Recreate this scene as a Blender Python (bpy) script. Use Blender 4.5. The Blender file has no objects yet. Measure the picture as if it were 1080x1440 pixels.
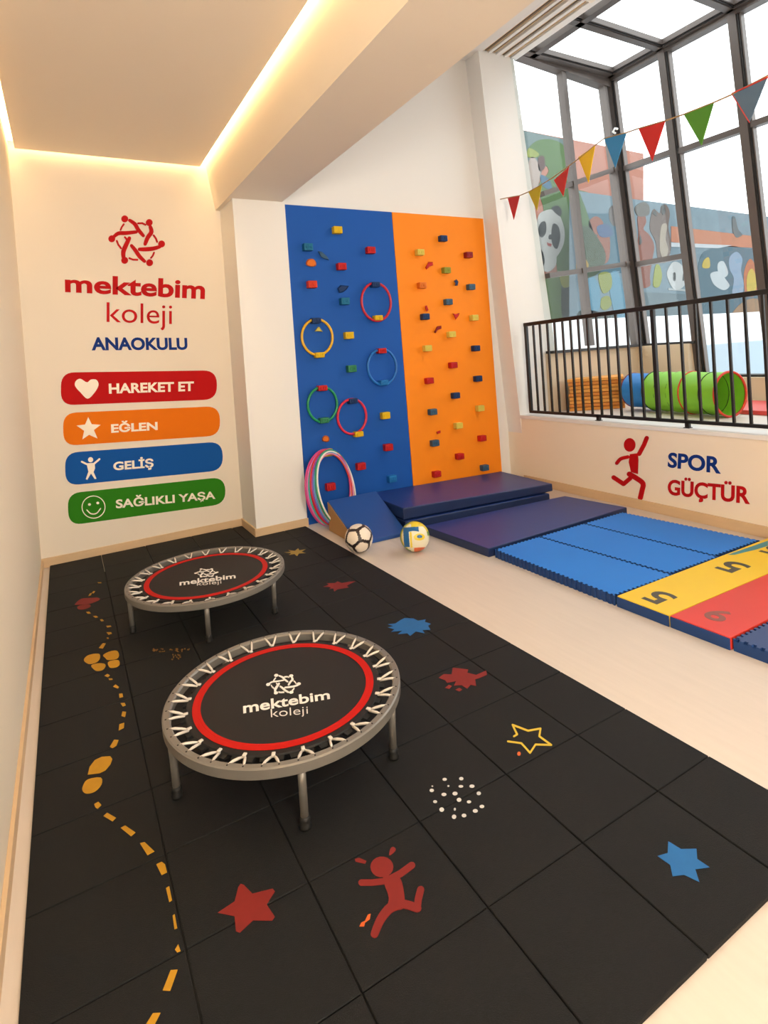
import bpy, bmesh, math, random
from mathutils import Vector, Matrix
random.seed(4)
SC = bpy.context.scene
COL = SC.collection

# ------------------------------------------------------------------ camera
F, YAW, PITCH, ROLL, CY = 803.4, 0.5117, 0.0191, 0.06865, 513.7
CAM = Vector((0, 0, 1.5))
_fwd = Vector((math.sin(YAW)*math.cos(PITCH), math.cos(YAW)*math.cos(PITCH), -math.sin(PITCH)))
_r0 = Vector((math.cos(YAW), -math.sin(YAW), 0)); _d0 = _fwd.cross(_r0)
_rt = math.cos(ROLL)*_r0 + math.sin(ROLL)*_d0
_dn = -math.sin(ROLL)*_r0 + math.cos(ROLL)*_d0
cd = bpy.data.cameras.new('camera'); cam = bpy.data.objects.new('camera', cd); COL.objects.link(cam)
cam.matrix_world = Matrix(((_rt.x, -_dn.x, -_fwd.x, CAM.x), (_rt.y, -_dn.y, -_fwd.y, CAM.y), (_rt.z, -_dn.z, -_fwd.z, CAM.z), (0, 0, 0, 1)))
cd.sensor_fit = 'VERTICAL'; cd.sensor_height = 36; cd.lens = F/1440*36
cd.shift_y = -(720-CY)/1440
cd.clip_start = 0.02
SC.camera = cam

# ------------------------------------------------------------------ sky, lights, exposure
w = bpy.data.worlds.new('world'); SC.world = w; w.use_nodes = True
w.node_tree.nodes['Background'].inputs[0].default_value = (0.95, 0.98, 1.0, 1)
w.node_tree.nodes['Background'].inputs[1].default_value = 2.55
vs = SC.view_settings; vs.view_transform = 'Standard'; vs.look = 'None'; vs.gamma = 1; vs.use_curve_mapping = False
vs.exposure = 0.45
LIGHTS = {}
def area(name, loc, rot, sx, sy, power, color, portal=False):
    l = bpy.data.lights.new(name, 'AREA'); l.shape = 'RECTANGLE'; l.size = sx; l.size_y = sy
    l.energy = power; l.color = color
    if portal: l.cycles.is_portal = True
    o = bpy.data.objects.new(name, l); COL.objects.link(o); o.location = loc; o.rotation_euler = rot
    return o
area('skylight_portal', (5.3, 2.8, 4.60), (0, 0, 0), 1.5, 3.7, 1, (1, 1, 1), True)
area('glazing_portal', (6.0, 2.8, 2.8), (0, math.radians(90), 0), 3.7, 3.7, 1, (1, 1, 1), True)
# added ceiling lights for the left bay and the hall, no such lamps seen
area('bay_ceiling_fill_light', (0.5, -1.2, 3.24), (0, 0, 0), 1.0, 1.6, 6, (1.0, 0.97, 0.92))
area('hall_ceiling_fill_light', (3.0, 0.6, 4.50), (0, 0, 0), 1.2, 2.4, 5, (1.0, 0.98, 0.96))
# added fill: upward light to brighten the ceiling, globes for bay and hall
area('upward_fill_light', (0.5, -2.0, 2.30), (math.radians(128), 0, 0), .5, .5, 95, (1.0, 0.94, 0.84))
for _n, _p, _e in (('hall_globe_fill_light', (2.9, -1.6, 2.4), 14), ('bay_globe_fill_light', (0.5, -2.6, 1.6), 85)):
    _l = bpy.data.lights.new(_n, 'POINT'); _l.energy = _e; _l.color = (1.0, 0.94, 0.84); _l.shadow_soft_size = .35
    _o = bpy.data.objects.new(_n, _l); COL.objects.link(_o); _o.location = _p

# ------------------------------------------------------------------ helpers
def at(x, y, ax, v):
    """point of the plane (axis ax = v) seen at photo position x, y"""
    d = _rt*((x-540)/F) + _dn*((y-CY)/F) + _fwd
    return CAM + d*((v-CAM[ax])/d[ax])
def lin(c):
    c = c/255
    return c/12.92 if c <= .04045 else ((c+.055)/1.055)**2.4
MATS = {}
def mat(name, rgb, rough=.5, metal=0, noise=0, scale=8, bump=0, bscale=60, emit=0, spec=.5, stretch=None, sheen=0, coat=0):
    if name in MATS: return MATS[name]
    m = bpy.data.materials.new(name); m.use_nodes = True; nt = m.node_tree; b = nt.nodes['Principled BSDF']
    c = tuple(lin(v) for v in rgb)+(1,)
    b.inputs['Base Color'].default_value = c
    b.inputs['Roughness'].default_value = rough; b.inputs['Metallic'].default_value = metal
    b.inputs['Specular IOR Level'].default_value = spec
    if coat: b.inputs['Coat Weight'].default_value = coat
    tc = nt.nodes.new('ShaderNodeTexCoord'); src = tc.outputs['Object']
    if stretch:
        mp = nt.nodes.new('ShaderNodeMapping'); mp.inputs['Scale'].default_value = stretch
        nt.links.new(src, mp.inputs['Vector']); src = mp.outputs['Vector']
    if noise:
        n = nt.nodes.new('ShaderNodeTexNoise'); n.inputs['Scale'].default_value = scale; n.inputs['Detail'].default_value = 6
        nt.links.new(src, n.inputs['Vector'])
        mx = nt.nodes.new('ShaderNodeMix'); mx.data_type = 'RGBA'
        mx.inputs[6].default_value = tuple(max(0, v*(1-noise)) for v in c[:3])+(1,)
        mx.inputs[7].default_value = tuple(min(1, v*(1+noise)) for v in c[:3])+(1,)
        nt.links.new(n.outputs['Fac'], mx.inputs[0]); nt.links.new(mx.outputs[2], b.inputs['Base Color'])
    if bump:
        n2 = nt.nodes.new('ShaderNodeTexNoise'); n2.inputs['Scale'].default_value = bscale; n2.inputs['Detail'].default_value = 4
        nt.links.new(src, n2.inputs['Vector'])
        bp = nt.nodes.new('ShaderNodeBump'); bp.inputs['Strength'].default_value = bump; bp.inputs['Distance'].default_value = .004
        nt.links.new(n2.outputs['Fac'], bp.inputs['Height']); nt.links.new(bp.outputs[0], b.inputs['Normal'])
    if emit:
        b.inputs['Emission Color'].default_value = c; b.inputs['Emission Strength'].default_value = emit
    MATS[name] = m
    return m
def link(name, bm, m, parent=None, smooth=False, label=None):
    me = bpy.data.meshes.new(name)
    bmesh.ops.recalc_face_normals(bm, faces=bm.faces)
    bm.to_mesh(me); bm.free()
    for p in me.polygons: p.use_smooth = smooth
    for mm in (m if isinstance(m, list) else [m]): me.materials.append(mm)
    o = bpy.data.objects.new(name, me); COL.objects.link(o)
    if parent:
        o.parent = parent
        o.matrix_parent_inverse = wm(parent).inverted()
    if label: o['label'] = label
    return o
def wm(o):
    M = Matrix.Translation(o.location) @ o.rotation_euler.to_matrix().to_4x4()
    if o.parent: M = wm(o.parent) @ o.matrix_parent_inverse @ M
    return M
def thing(name, label, cat, loc=(0, 0, 0), group=None):
    o = bpy.data.objects.new(name, None); COL.objects.link(o); o.location = loc; o.empty_display_size = .1
    o['label'] = label; o['category'] = cat
    if group: o['group'] = group
    return o
def tag(o, label, cat, group=None):
    o['label'] = label; o['category'] = cat
    if group: o['group'] = group
    return o
def struct(name, bm, m, parent=None):
    o = link(name, bm, m, parent)
    if not parent: o['kind'] = 'structure'
    return o
def box(bm, a, b, bev=0, seg=2):
    x0, y0, z0 = a; x1, y1, z1 = b
    return hexa(bm, [(x0, y0), (x1, y0), (x1, y1), (x0, y1)], [z0]*4, [z1]*4, bev, seg)
def hexa(bm, xy, zb, zt, bev=0, seg=2, xyt=None):
    n = len(xy); xyt = xyt or xy
    t = bmesh.new()
    lo = [t.verts.new((xy[i][0], xy[i][1], zb[i])) for i in range(n)]
    hi = [t.verts.new((xyt[i][0], xyt[i][1], zt[i])) for i in range(n)]
    t.faces.new(lo[::-1]); t.faces.new(hi)
    for i in range(n): t.faces.new((lo[i], lo[(i+1) % n], hi[(i+1) % n], hi[i]))
    if bev: bmesh.ops.bevel(t, geom=t.edges[:], offset=bev, segments=seg, affect='EDGES', profile=.6)
    merge(bm, t); return bm
def merge(bm, t):
    me = bpy.data.meshes.new('tmp'); t.to_mesh(me); t.free(); bm.from_mesh(me); bpy.data.meshes.remove(me)
def bx(*a, **k):
    return box(bmesh.new(), *a, **k)
def tube(bm, pts, r, n=8, closed=False, cap=True):
    P = [Vector(p) for p in pts]; rings = []; N = len(P)
    rr = r if isinstance(r, (list, tuple)) else [r]*N
    prev = None
    for i in range(N):
        if closed: t = (P[(i+1) % N]-P[i-1]).normalized()
        else: t = (P[min(i+1, N-1)]-P[max(i-1, 0)]).normalized()
        if prev is None:
            u = t.orthogonal().normalized()
        else:
            u = (prev - t*prev.dot(t)).normalized()
        prev = u; v = t.cross(u)
        rings.append([bm.verts.new(P[i]+(u*math.cos(2*math.pi*k/n)+v*math.sin(2*math.pi*k/n))*rr[i]) for k in range(n)])
    M = N if closed else N-1
    for i in range(M):
        a = rings[i]; b = rings[(i+1) % N]; off = 0
        if closed and i == N-1:
            off = min(range(n), key=lambda k: (a[0].co-b[k].co).length)
        for k in range(n):
            bm.faces.new((a[k], a[(k+1) % n], b[(k+1+off) % n], b[(k+off) % n]))
    if cap and not closed:
        bm.faces.new(rings[0][::-1]); bm.faces.new(rings[-1])
    return bm
def lathe(bm, prof, c=(0, 0, 0), n=64, closed=True):
    rings = []
    for r, z in prof:
        rings.append([bm.verts.new((c[0]+r*math.cos(2*math.pi*k/n), c[1]+r*math.sin(2*math.pi*k/n), c[2]+z)) for k in range(n)] if r > 1e-6 else [bm.verts.new((c[0], c[1], c[2]+z))])
    m = len(rings)
    for i in range(m if closed else m-1):
        a = rings[i]; b = rings[(i+1) % m]
        for k in range(n):
            k2 = (k+1) % n
            if len(a) == 1 and len(b) == 1: continue
            if len(a) == 1: bm.faces.new((a[0], b[k2], b[k]))
            elif len(b) == 1: bm.faces.new((a[k], a[k2], b[0]))
            else: bm.faces.new((a[k], a[k2], b[k2], b[k]))
    return bm
# --- flat graphics laid on a plane: outlines in the plane's own coordinates, a few millimetres thick
def decal(polys, ax, v, sgn, off, name, m, parent=None, label=None, smooth_steps=True):
    """polys: list of photo outlines seen on plane ax=v; sgn: side of the plane the room is on"""
    bm = bmesh.new()
    for i, pl in enumerate(polys):
        t = bmesh.new(); o = off + i*2.5e-5
        fp = [at(x, y, ax, v+sgn*o) for x, y in pl]
        for q_ in fp: q_[ax] = v+sgn*.0002
        vs_ = [t.verts.new(q_) for q_ in fp]
        try: f = t.faces.new(vs_)
        except ValueError: t.free(); continue
        f.normal_update()
        bmesh.ops.triangulate(t, faces=[f])
        r = bmesh.ops.extrude_face_region(t, geom=t.faces[:])
        for g in r['geom']:
            if isinstance(g, bmesh.types.BMVert): g.co[ax] = v+sgn*o
        merge(bm, t)
    return link(name, bm, m, parent, label=label)
def text_mesh(s, weight=0.0):
    c = bpy.data.curves.new('t', 'FONT'); c.body = s; c.offset = weight; c.resolution_u = 5
    o = bpy.data.objects.new('t', c); COL.objects.link(o)
    dg = bpy.context.evaluated_depsgraph_get(); dg.update()
    me = bpy.data.meshes.new_from_object(o.evaluated_get(dg))
    bpy.data.objects.remove(o); bpy.data.curves.remove(c)
    return me
def text_decal(s, quad, ax, v, sgn, off, name, m, parent=None, weight=0.0, label=None):
    """quad: photo positions of the lettering's lower left, lower right, upper right, upper left"""
    me = text_mesh(s, weight)
    xs = [p.co.x for p in me.vertices]; ys = [p.co.y for p in me.vertices]
    x0, x1, y0, y1 = min(xs), max(xs), min(ys), max(ys)
    q = [at(x, y, ax, v+sgn*off) for x, y in quad]
    bm = bmesh.new(); bm.from_mesh(me); bpy.data.meshes.remove(me)
    for p in bm.verts:
        a = (p.co.x-x0)/(x1-x0); b = (p.co.y-y0)/(y1-y0)
        p.co = (q[0]*(1-a)+q[1]*a)*(1-b) + (q[3]*(1-a)+q[2]*a)*b
    for g in bm.verts: g.co[ax] = v+sgn*.0002
    r = bmesh.ops.extrude_face_region(bm, geom=bm.faces[:])
    for g in r['geom']:
        if isinstance(g, bmesh.types.BMVert): g.co[ax] = v+sgn*off
    return link(name, bm, m, parent, label=label)
def circ(cx, cy, rx, ry=None, n=18, a0=0):
    ry = ry or rx
    return [(cx+rx*math.cos(2*math.pi*k/n+a0), cy+ry*math.sin(2*math.pi*k/n+a0)) for k in range(n)]
def stroke(pts, w):
    """photo outlines for a rounded brush stroke"""
    out = []; ww = w if isinstance(w, (list, tuple)) else [w]*len(pts)
    for i in range(len(pts)-1):
        (x0, y0), (x1, y1) = pts[i], pts[i+1]; l = math.hypot(x1-x0, y1-y0) or 1
        nx, ny = -(y1-y0)/l/2, (x1-x0)/l/2; a, b = ww[i], ww[i+1]
        out.append([(x0+nx*a, y0+ny*a), (x1+nx*b, y1+ny*b), (x1-nx*b, y1-ny*b), (x0-nx*a, y0-ny*a)])
    for (x, y), a in zip(pts, ww): out.append(circ(x, y, a/2, n=12))
    return out
def smooth_pts(pts, k=4):
    out = []
    for i in range(len(pts)-1):
        p0 = pts[max(i-1, 0)]; p1 = pts[i]; p2 = pts[i+1]; p3 = pts[min(i+2, len(pts)-1)]
        for j in range(k):
            t = j/k
            out.append(tuple(.5*((2*p1[a])+(-p0[a]+p2[a])*t+(2*p0[a]-5*p1[a]+4*p2[a]-p3[a])*t*t+(-p0[a]+3*p1[a]-3*p2[a]+p3[a])*t**3) for a in (0, 1)))
    out.append(pts[-1]); return out
def blob(pts, k=4):
    P = pts; out = []; n = len(P)
    for i in range(n):
        p0, p1, p2, p3 = P[i-1], P[i], P[(i+1) % n], P[(i+2) % n]
        for j in range(k):
            t = j/k
            out.append(tuple(.5*((2*p1[a])+(-p0[a]+p2[a])*t+(2*p0[a]-5*p1[a]+4*p2[a]-p3[a])*t*t+(-p0[a]+3*p1[a]-3*p2[a]+p3[a])*t**3) for a in (0, 1)))
    return out
def zz(pts, ox, oy, s): return [(ox+x/s, oy+y/s) for x, y in pts]

# ------------------------------------------------------------------ materials
CREAM = mat('cream_wall_paint', (234, 224, 210), .75, bump=.05, bscale=120, spec=.25)
CREAM_LIT = mat('brightened_cream_wall_paint', (246, 232, 210), .75, bump=.05, bscale=120, spec=.25)  # cream lightened for the dim left and low walls, light put into colour
CEIL = mat('ceiling_paint', (240, 228, 212), .8, spec=.2)
WHITE = mat('white_wall_paint', (237, 234, 230), .75, bump=.05, bscale=120, spec=.25)
BASE = mat('baseboard_laminate', (214, 184, 146), .5, noise=.08, scale=5, stretch=(1, 1, 6))
ALU = mat('bronze_aluminium', (100, 92, 88), .38, metal=.45)
ALUD = mat('dark_gasket', (38, 36, 36), .5)
BLACK = mat('black_metal_paint', (22, 21, 22), .42)
RED = mat('red_vinyl', (184, 8, 14), .7, spec=.2)
BLUEV = mat('navy_vinyl', (10, 50, 128), .7, spec=.2)
OFFW = mat('off_white_vinyl', (250, 240, 225), .6)
def wood():
    m = mat('light_oak_floor', (214, 202, 191), .42, noise=.06, scale=3, stretch=(14, 1.2, 1), bump=.05, bscale=40, spec=.28)
    return m
FLOOR = wood()
def glass():
    m = bpy.data.materials.new('window_glass'); m.use_nodes = True; nt = m.node_tree; nt.nodes.clear()
    o = nt.nodes.new('ShaderNodeOutputMaterial'); mx = nt.nodes.new('ShaderNodeMixShader')
    t = nt.nodes.new('ShaderNodeBsdfTransparent'); g = nt.nodes.new('ShaderNodeBsdfGlossy')
    t.inputs[0].default_value = (.94, .96, .96, 1); g.inputs['Roughness'].default_value = 0
    lw = nt.nodes.new('ShaderNodeLayerWeight'); lw.inputs[0].default_value = .5
    pw = nt.nodes.new('ShaderNodeMath'); pw.operation = 'POWER'; pw.inputs[1].default_value = 5
    ml = nt.nodes.new('ShaderNodeMath'); ml.operation = 'MULTIPLY_ADD'; ml.inputs[1].default_value = .5; ml.inputs[2].default_value = .02
    nt.links.new(lw.outputs['Facing'], pw.inputs[0]); nt.links.new(pw.outputs[0], ml.inputs[0])
    nt.links.new(ml.outputs[0], mx.inputs[0]); nt.links.new(t.outputs[0], mx.inputs[1]); nt.links.new(g.outputs[0], mx.inputs[2])
    nt.links.new(mx.outputs[0], o.inputs[0]); return m
GLASS = glass()
LED = mat('warm_led_strip', (255, 220, 160), .5, emit=10)

# ================================================================== THE ROOM
XL, YB, YP, YW, XW, YN = -.25, 5.28, 4.85, 4.92, 4.30, -3.0
HZ = 4.62                                   # height of the hall ceiling
struct('floor', bx((XL-.2, YN-.2, -.1), (6.7, 5.5, 0)), FLOOR)
struct('wall_left', bx((XL-.15, YN, 0), (XL, YB+.15, 3.6)), CREAM_LIT)
struct('wall_back', bx((XL-.15, YB, 0), (1.82, YB+.15, 3.6)), CREAM)
struct('wall_behind_climbing_boards', bx((1.78, YW, 0), (4.62, YW+.12, HZ+.2)), WHITE)
struct('wall_near', bx((XL-.15, YN-.15, 0), (6.7, YN, HZ+.3)), CREAM)
b = bmesh.new(); box(b, (1.355, YP, 0), (1.825, YB, 2.93), .004); struct('wall_pillar', b, WHITE)
# right hand column, its sides taper and lean as in the photograph
b = bmesh.new()
hexa(b, [(4.335, 4.70), (5.04, 4.70), (5.04, 4.95), (4.335, 4.95)], [0]*4, [HZ+.02]*4, 0, xyt=[(4.035, 4.70), (4.52, 4.70), (4.52, 4.95), (4.035, 4.95)])
struct('wall_column', b, WHITE)
# beam over the left bay: inner side slopes slightly; the wall above it closes the high hall
b = bmesh.new()
hexa(b, [(1.315, YN), (1.80, YN), (1.80, YB), (1.315, YB)], [2.915]*4, [3.45]*4, 0, xyt=[(1.235, YN), (1.80, YN), (1.80, YB), (1.235, YB)])
struct('ceiling_beam', b, CEIL)
struct('wall_above_beam', bx((1.62, YN, 3.45), (1.80, YW, HZ+.2)), WHITE)
struct('ceiling', bx((XL-.15, YN, 3.40), (1.62, YB+.15, 3.52)), CEIL)
struct('ceiling_panel', bx((XL+.045, YN, 3.29), (1.195, YB-.045, 3.335)), CEIL)
# the cove: three luminous strips over the gap round the panel
def strip(name, a, c): 
    o = link(name, bx(a, c), LED); return o
t = thing('cove_light', 'warm glowing strip light along the long beam at the ceiling edge', 'light', (1.22, 1, 3.37))
link('light_strip', bx((1.203, YN+.02, 3.345), (1.240, YB-.01, 3.352)), LED, t)
t = thing('cove_light', 'warm glowing strip light along the ceiling above the emblem wall', 'light', (.5, YB-.02, 3.37))
link('light_strip', bx((XL+.05, YB-.036, 3.345), (1.19, YB-.006, 3.352)), LED, t)
t = thing('cove_light', 'warm glowing strip light along the top of the left wall', 'light', (XL+.02, 1, 3.37))
link('light_strip', bx((XL+.006, YN+.02, 3.345), (XL+.036, YB-.05, 3.352)), LED, t)
# made-up lamp fixtures out of view (the area lights sit just under them)
LAMPM = mat('lamp_housing', (240, 240, 236), .5)
tag(link('added_ceiling_lamp', bx((.0, -1.9, 3.255), (1.0, -.4, 3.29), bev=.004), LAMPM), 'added flat white ceiling lamp, unseen, filling the low bay', 'lamp')
tag(link('added_ceiling_lamp', bx((2.4, -.6, 4.52), (3.6, 1.8, HZ), bev=.004), LAMPM), 'added flat white ceiling lamp, unseen, filling the high hall', 'lamp')
for nm_, p_, l_ in (('added_globe_lamp', (.5, -2.75, 1.7), 'added white globe lamp, unseen, filling the low bay'), ('added_globe_lamp', (2.9, -1.6, 2.4), 'added white globe lamp, unseen, filling the high hall')):
    t = thing(nm_, l_, 'lamp', p_)
    b = bmesh.new(); tube(b, [(p_[0], p_[1], p_[2]+.3), (p_[0], p_[1], 3.29 if p_[0] < 1 else HZ)], .006, 6); link('cord', b, BLACK, t)
    b = bmesh.new(); lathe(b, [(0, .36), (.06, .36), (.07, .30), (.07, .29), (0, .29)], p_, 24, closed=False); link('lamp_holder', b, BLACK, t)
t = thing('added_uplighter', 'added white metal bowl lamp, unseen, brightening the ceiling of the low bay', 'lamp', (.5, -2.1, 2.15))
b = bmesh.new(); lathe(b, [(0, .0), (.12, .005), (.26, .05), (.30, .07), (.295, .072), (.25, .055), (.12, .012), (0, .008)], (.5, -2.15, 2.10), 32, closed=False); link('bowl', b, LAMPM, t)
b = bmesh.new()
for k in range(3): tube(b, [(.5+.28*math.cos(k*2.094), -2.15+.28*math.sin(k*2.094), 2.165), (.5, -2.15, 3.29)], .003, 5)
link('suspension_wires', b, BLACK, t)
# hall ceiling with the vent slots next to the skylight
struct('ceiling_hall', bx((1.62, YN, HZ), (4.05, YW+.1, HZ+.15)), WHITE)
t = thing('ceiling_vent', 'long cream slotted air vent running beside the roof glazing', 'vent', (4.3, 2, HZ))
b = bmesh.new()
for x0, x1 in ((4.05, 4.085), (4.165, 4.20), (4.27, 4.325), (4.385, 4.42), (4.475, 4.56)):
    box(b, (x0, YN, HZ), (x1, 4.70, HZ+.06), .004)
box(b, (4.05, YN, HZ+.06), (4.56, YW, HZ+.15))
link('vent_housing', b, WHITE, t)
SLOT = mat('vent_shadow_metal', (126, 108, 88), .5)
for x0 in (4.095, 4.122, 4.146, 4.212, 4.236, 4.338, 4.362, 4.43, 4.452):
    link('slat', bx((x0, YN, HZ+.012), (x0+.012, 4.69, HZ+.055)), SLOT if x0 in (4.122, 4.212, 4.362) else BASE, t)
for y in (3.55, 2.6, 1.6):
    link('bracket', bx((4.08, y, HZ-.004), (4.50, y+.07, HZ+.03), bev=.003), CEIL, t)
# baseboards
struct('baseboard_left', bx((XL, YN, 0), (XL+.014, YB, .062), bev=.002), BASE)
struct('baseboard_back', bx((XL, YB-.014, 0), (1.355, YB, .075), bev=.002), BASE)
b = bmesh.new(); box(b, (1.343, YP-.014, 0), (1.83, YP, .078), .002); box(b, (1.341, YP, 0), (1.355, YB, .078), .002)
struct('baseboard_pillar', b, BASE)
struct('baseboard_low_wall', bx((XW-.014, YN, 0), (XW, 4.70, .085), bev=.002), BASE)
# low wall and raised platform
PZ = .735
struct('wall_low', bx((XW, YN, 0), (XW+.2, 4.93, PZ-.012)), CREAM_LIT)
PLAT = mat('pale_platform_floor', (226, 216, 204), .5)
struct('floor_platform', bx((XW+.2, YN, PZ-.1), (6.6, 4.75, PZ)), PLAT)
struct('trim_ledge', bx((XW-.012, YN, PZ-.03), (XW+.23, 4.70, PZ+.004), bev=.003), WHITE)
# knee walls under the glazing
XG = lambda z: 6.33-.1*(z-1.41)
YE = 4.66
KNEE = mat('beige_knee_wall', (214, 196, 168), .6)
struct('wall_knee_end', bx((4.72, YE-.04, PZ), (6.45, YE+.14, 1.385)), KNEE)
struct('wall_knee_side', bx((6.2, YN, PZ), (6.50, YE, 1.0)), KNEE)
struct('wall_knee_corner', bx((6.2, 3.97, 1.0), (6.46, YE, 1.385)), KNEE)

# ================================================================== GLAZING
def bar(bm, p, q, w, d, side):
    """rectangular bar from p to q; w across, d along side"""
    p = Vector(p); q = Vector(q); t = (q-p).normalized(); s = Vector(side); s = (s - t*s.dot(t)).normalized(); u = t.cross(s)
    vs_ = []
    for c in (p, q):
        vs_.append([bm.verts.new(c+u*a*w/2+s*b_*d/2) for a, b_ in ((-1, -1), (1, -1), (1, 1), (-1, 1))])
    a, b_ = vs_
    bm.faces.new(a[::-1]); bm.faces.new(b_)
    for i in range(4): bm.faces.new((a[i], a[(i+1) % 4], b_[(i+1) % 4], b_[i]))
def mull(parent, name, p, q, w, d, side, m=ALU, gasket=0, gside=None):
    b = bmesh.new(); bar(b, p, q, w, d, side); o = link(name, b, m, parent)
    if gasket:
        b = bmesh.new(); s = Vector(gside)
        bar(b, Vector(p)+s*gasket, Vector(q)+s*gasket, .012, d*.8, side); link('gasket', b, ALUD, o)
        b = bmesh.new()
        bar(b, Vector(p)+s*(gasket+.018), Vector(q)+s*(gasket+.018), .014, d*.6, side); link('glazing_bead', b, ALU, o)
    return o
def mk_struct(name, loc):
    o = bpy.data.objects.new(name, None); COL.objects.link(o); o.location = loc; o['kind'] = 'structure'; o.empty_display_size = .1
    return o
ZT = 4.63
w1 = mk_struct('window_1', (6.3, 2, 1.0))           # long side glazing
my = [YE, 3.93, 3.17, 2.42, 1.67, .92]
for i, y in enumerate(my):
    z0 = 1.385 if i == 0 else 1.0
    mull(w1, 'mullion', (XG(z0), y, z0), (XG(ZT), y, ZT), .13 if i == 0 else .08, .11, (1, 0, 0), gasket=.078 if i == 0 else .052, gside=(0, -1, 0))
for i in range(len(my)-1):
    ya, yb = my[i], my[i+1]
    for z in ((3.55, 2.39) if i == 0 else (3.52,)):
        z2 = z-.01
        mull(w1, 'transom', (XG(z), ya-.03, z), (XG(z2), yb+.03, z2), .06, .08, (1, 0, 0))
    z0 = 1.40 if i == 0 else 1.0
    b = bmesh.new()
    cs = [(XG(z0), ya, z0), (XG(z0), yb, z0), (XG(ZT), yb, ZT), (XG(ZT), ya, ZT)]
    bar(b, ((XG(z0)+.01), (ya+yb)/2, z0), ((XG(ZT)+.01), (ya+yb)/2, ZT), ya-yb-.04, .008, (1, 0, 0))
    link('pane', b, GLASS, w1)
mull(w1, 'top_rail', (XG(ZT), YE+.03, ZT), (XG(ZT)-.0, .92, ZT), .09, .10, (1, 0, 0), gasket=0)
mull(w1, 'sill', (XG(1)-.02, 3.97, 1.01), (XG(1)-.02, .92, 1.01), .03, .16, (1, 0, 0), m=ALUD)
mull(w1, 'sill', (XG(1.4)-.02, YE, 1.395), (XG(1.4)-.02, 3.93, 1.395), .03, .12, (1, 0, 0), m=ALUD)
w2 = mk_struct('window_2', (5.5, YE, 1.4))          # short end glazing next to the column
def onE(x, y): return at(x, y, 1, YE)
def lean_x(z, x0, x1, z0=1.41, z1=4.62): return x0+(x1-x0)*(z-z0)/(z1-z0)
tp = onE(788, 98); bt = onE(829, 486)
mull(w2, 'mullion', bt, tp, .055, .09, (0, 1, 0), gasket=.034, gside=(1, 0, 0))
mull(w2, 'mullion', (XG(1.4)-.12, YE, 1.4), (XG(ZT)-.12, YE, ZT), .05, .09, (0, 1, 0))
mull(w2, 'transom', onE(762, 273), onE(868, 237), .055, .07, (0, 1, 0))
mull(w2, 'transom', onE(770, 388), onE(896, 369), .055, .07, (0, 1, 0))
mull(w2, 'top_rail', onE(728, 72), onE(862, 120), .15, .12, (0, 1, 0))
mull(w2, 'sill', (4.72, YE-.03, 1.395), (6.34, YE-.03, 1.395), .03, .12, (0, 1, 0), m=ALUD)
b = bmesh.new()
P4 = [Vector((4.75, YE+.01, 1.4)), Vector((XG(1.4), YE+.01, 1.4)), Vector((XG(ZT), YE+.01, 4.72)), Vector((4.45, YE+.01, 4.72))]
f = [b.verts.new(p) for p in P4] + [b.verts.new(p+Vector((0, .008, 0))) for p in P4]
b.faces.new(f[:4]); b.faces.new(f[:3:-1])
for i in range(4): b.faces.new((f[i], f[(i+1) % 4], f[4+(i+1) % 4], f[4+i]))
link('pane', b, GLASS, w2)
w3 = mk_struct('window_3', (5.3, 2, HZ))            # roof glazing
RZ = HZ+.05
mull(w3, 'roof_bar', (4.70, .92, RZ), (4.70, YE, RZ), .075, .09, (0, 0, 1), gasket=.045, gside=(1, 0, 0))
for y in my[1:]:
    mull(w3, 'roof_bar', (4.55, y, RZ), (XG(ZT), y, RZ), .075, .09, (0, 0, 1), gasket=.048, gside=(0, -1, 0))
mull(w3, 'roof_bar', (4.55, YE-.10, RZ), (XG(ZT), YE-.10, RZ), .08, .09, (0, 0, 1), gasket=.04, gside=(0, -1, 0))
mull(w3, 'roof_bar', (XG(ZT)-.07, .92, RZ), (XG(ZT)-.07, YE, RZ), .04, .09, (0, 0, 1), gasket=.028, gside=(-1, 0, 0))
for i in range(len(my)-1):
    link('pane', bx((4.5, my[i+1]+.02, RZ+.05), (XG(ZT), my[i]-.02, RZ+.058)), GLASS, w3)

# unseen wall and roof added in place of glazing to dim the near floor
struct('wall_right_blocker', bx((6.0, YN, PZ), (6.6, .92, HZ+.2)), WHITE)
struct('ceiling_right_blocker', bx((4.56, YN, HZ), (6.6, .92, HZ+.15)), WHITE)
# ================================================================== OUTSIDE
GA = mat('outside_ground', (210, 212, 214), .8)
struct('ground_terrace', bx((4.0, 5.1, .2), (16, 14, .3)), GA)
struct('ground_terrace_side', bx((6.7, -6, .2), (16, 5.1, .3)), GA)
SNOW = mat('white_parapet_paint', (236, 240, 243), .7)
def wall_px(name, label, pts, Y, thick, m, cat='wall'):
    b = bmesh.new(); fr = [at(x, y, 1, Y) for x, y in pts]
    t_ = bmesh.new(); v_ = [t_.verts.new(p) for p in fr]; f_ = t_.faces.new(v_)
    r_ = bmesh.ops.extrude_face_region(t_, geom=[f_])
    for g in r_['geom']:
        if isinstance(g, bmesh.types.BMVert): g.co.y += thick
    merge(b, t_); return tag(link(name, b, m), label, cat)
pp = at(775, 451, 1, 5.7)
b = bmesh.new(); box(b, (4.6, 5.7, .3), (13, 5.85, pp.z), .01)
tag(link('parapet', b, SNOW), 'low white parapet wall outside below the painted mural', 'parapet')
b = bmesh.new(); box(b, (7.4, 5.45, .3), (13, 5.55, at(1040, 481, 1, 5.5).z), .01)  # added wall whose blue-grey colour imitates reflections in the lower side panes
tag(link('reflection_wall', b, mat('blue_grey_reflection_tint', (150, 164, 174), .7)), 'blue-grey slab outside standing in for reflections in the lower panes', 'wall')
YA, YM = 8.4, 7.6
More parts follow.
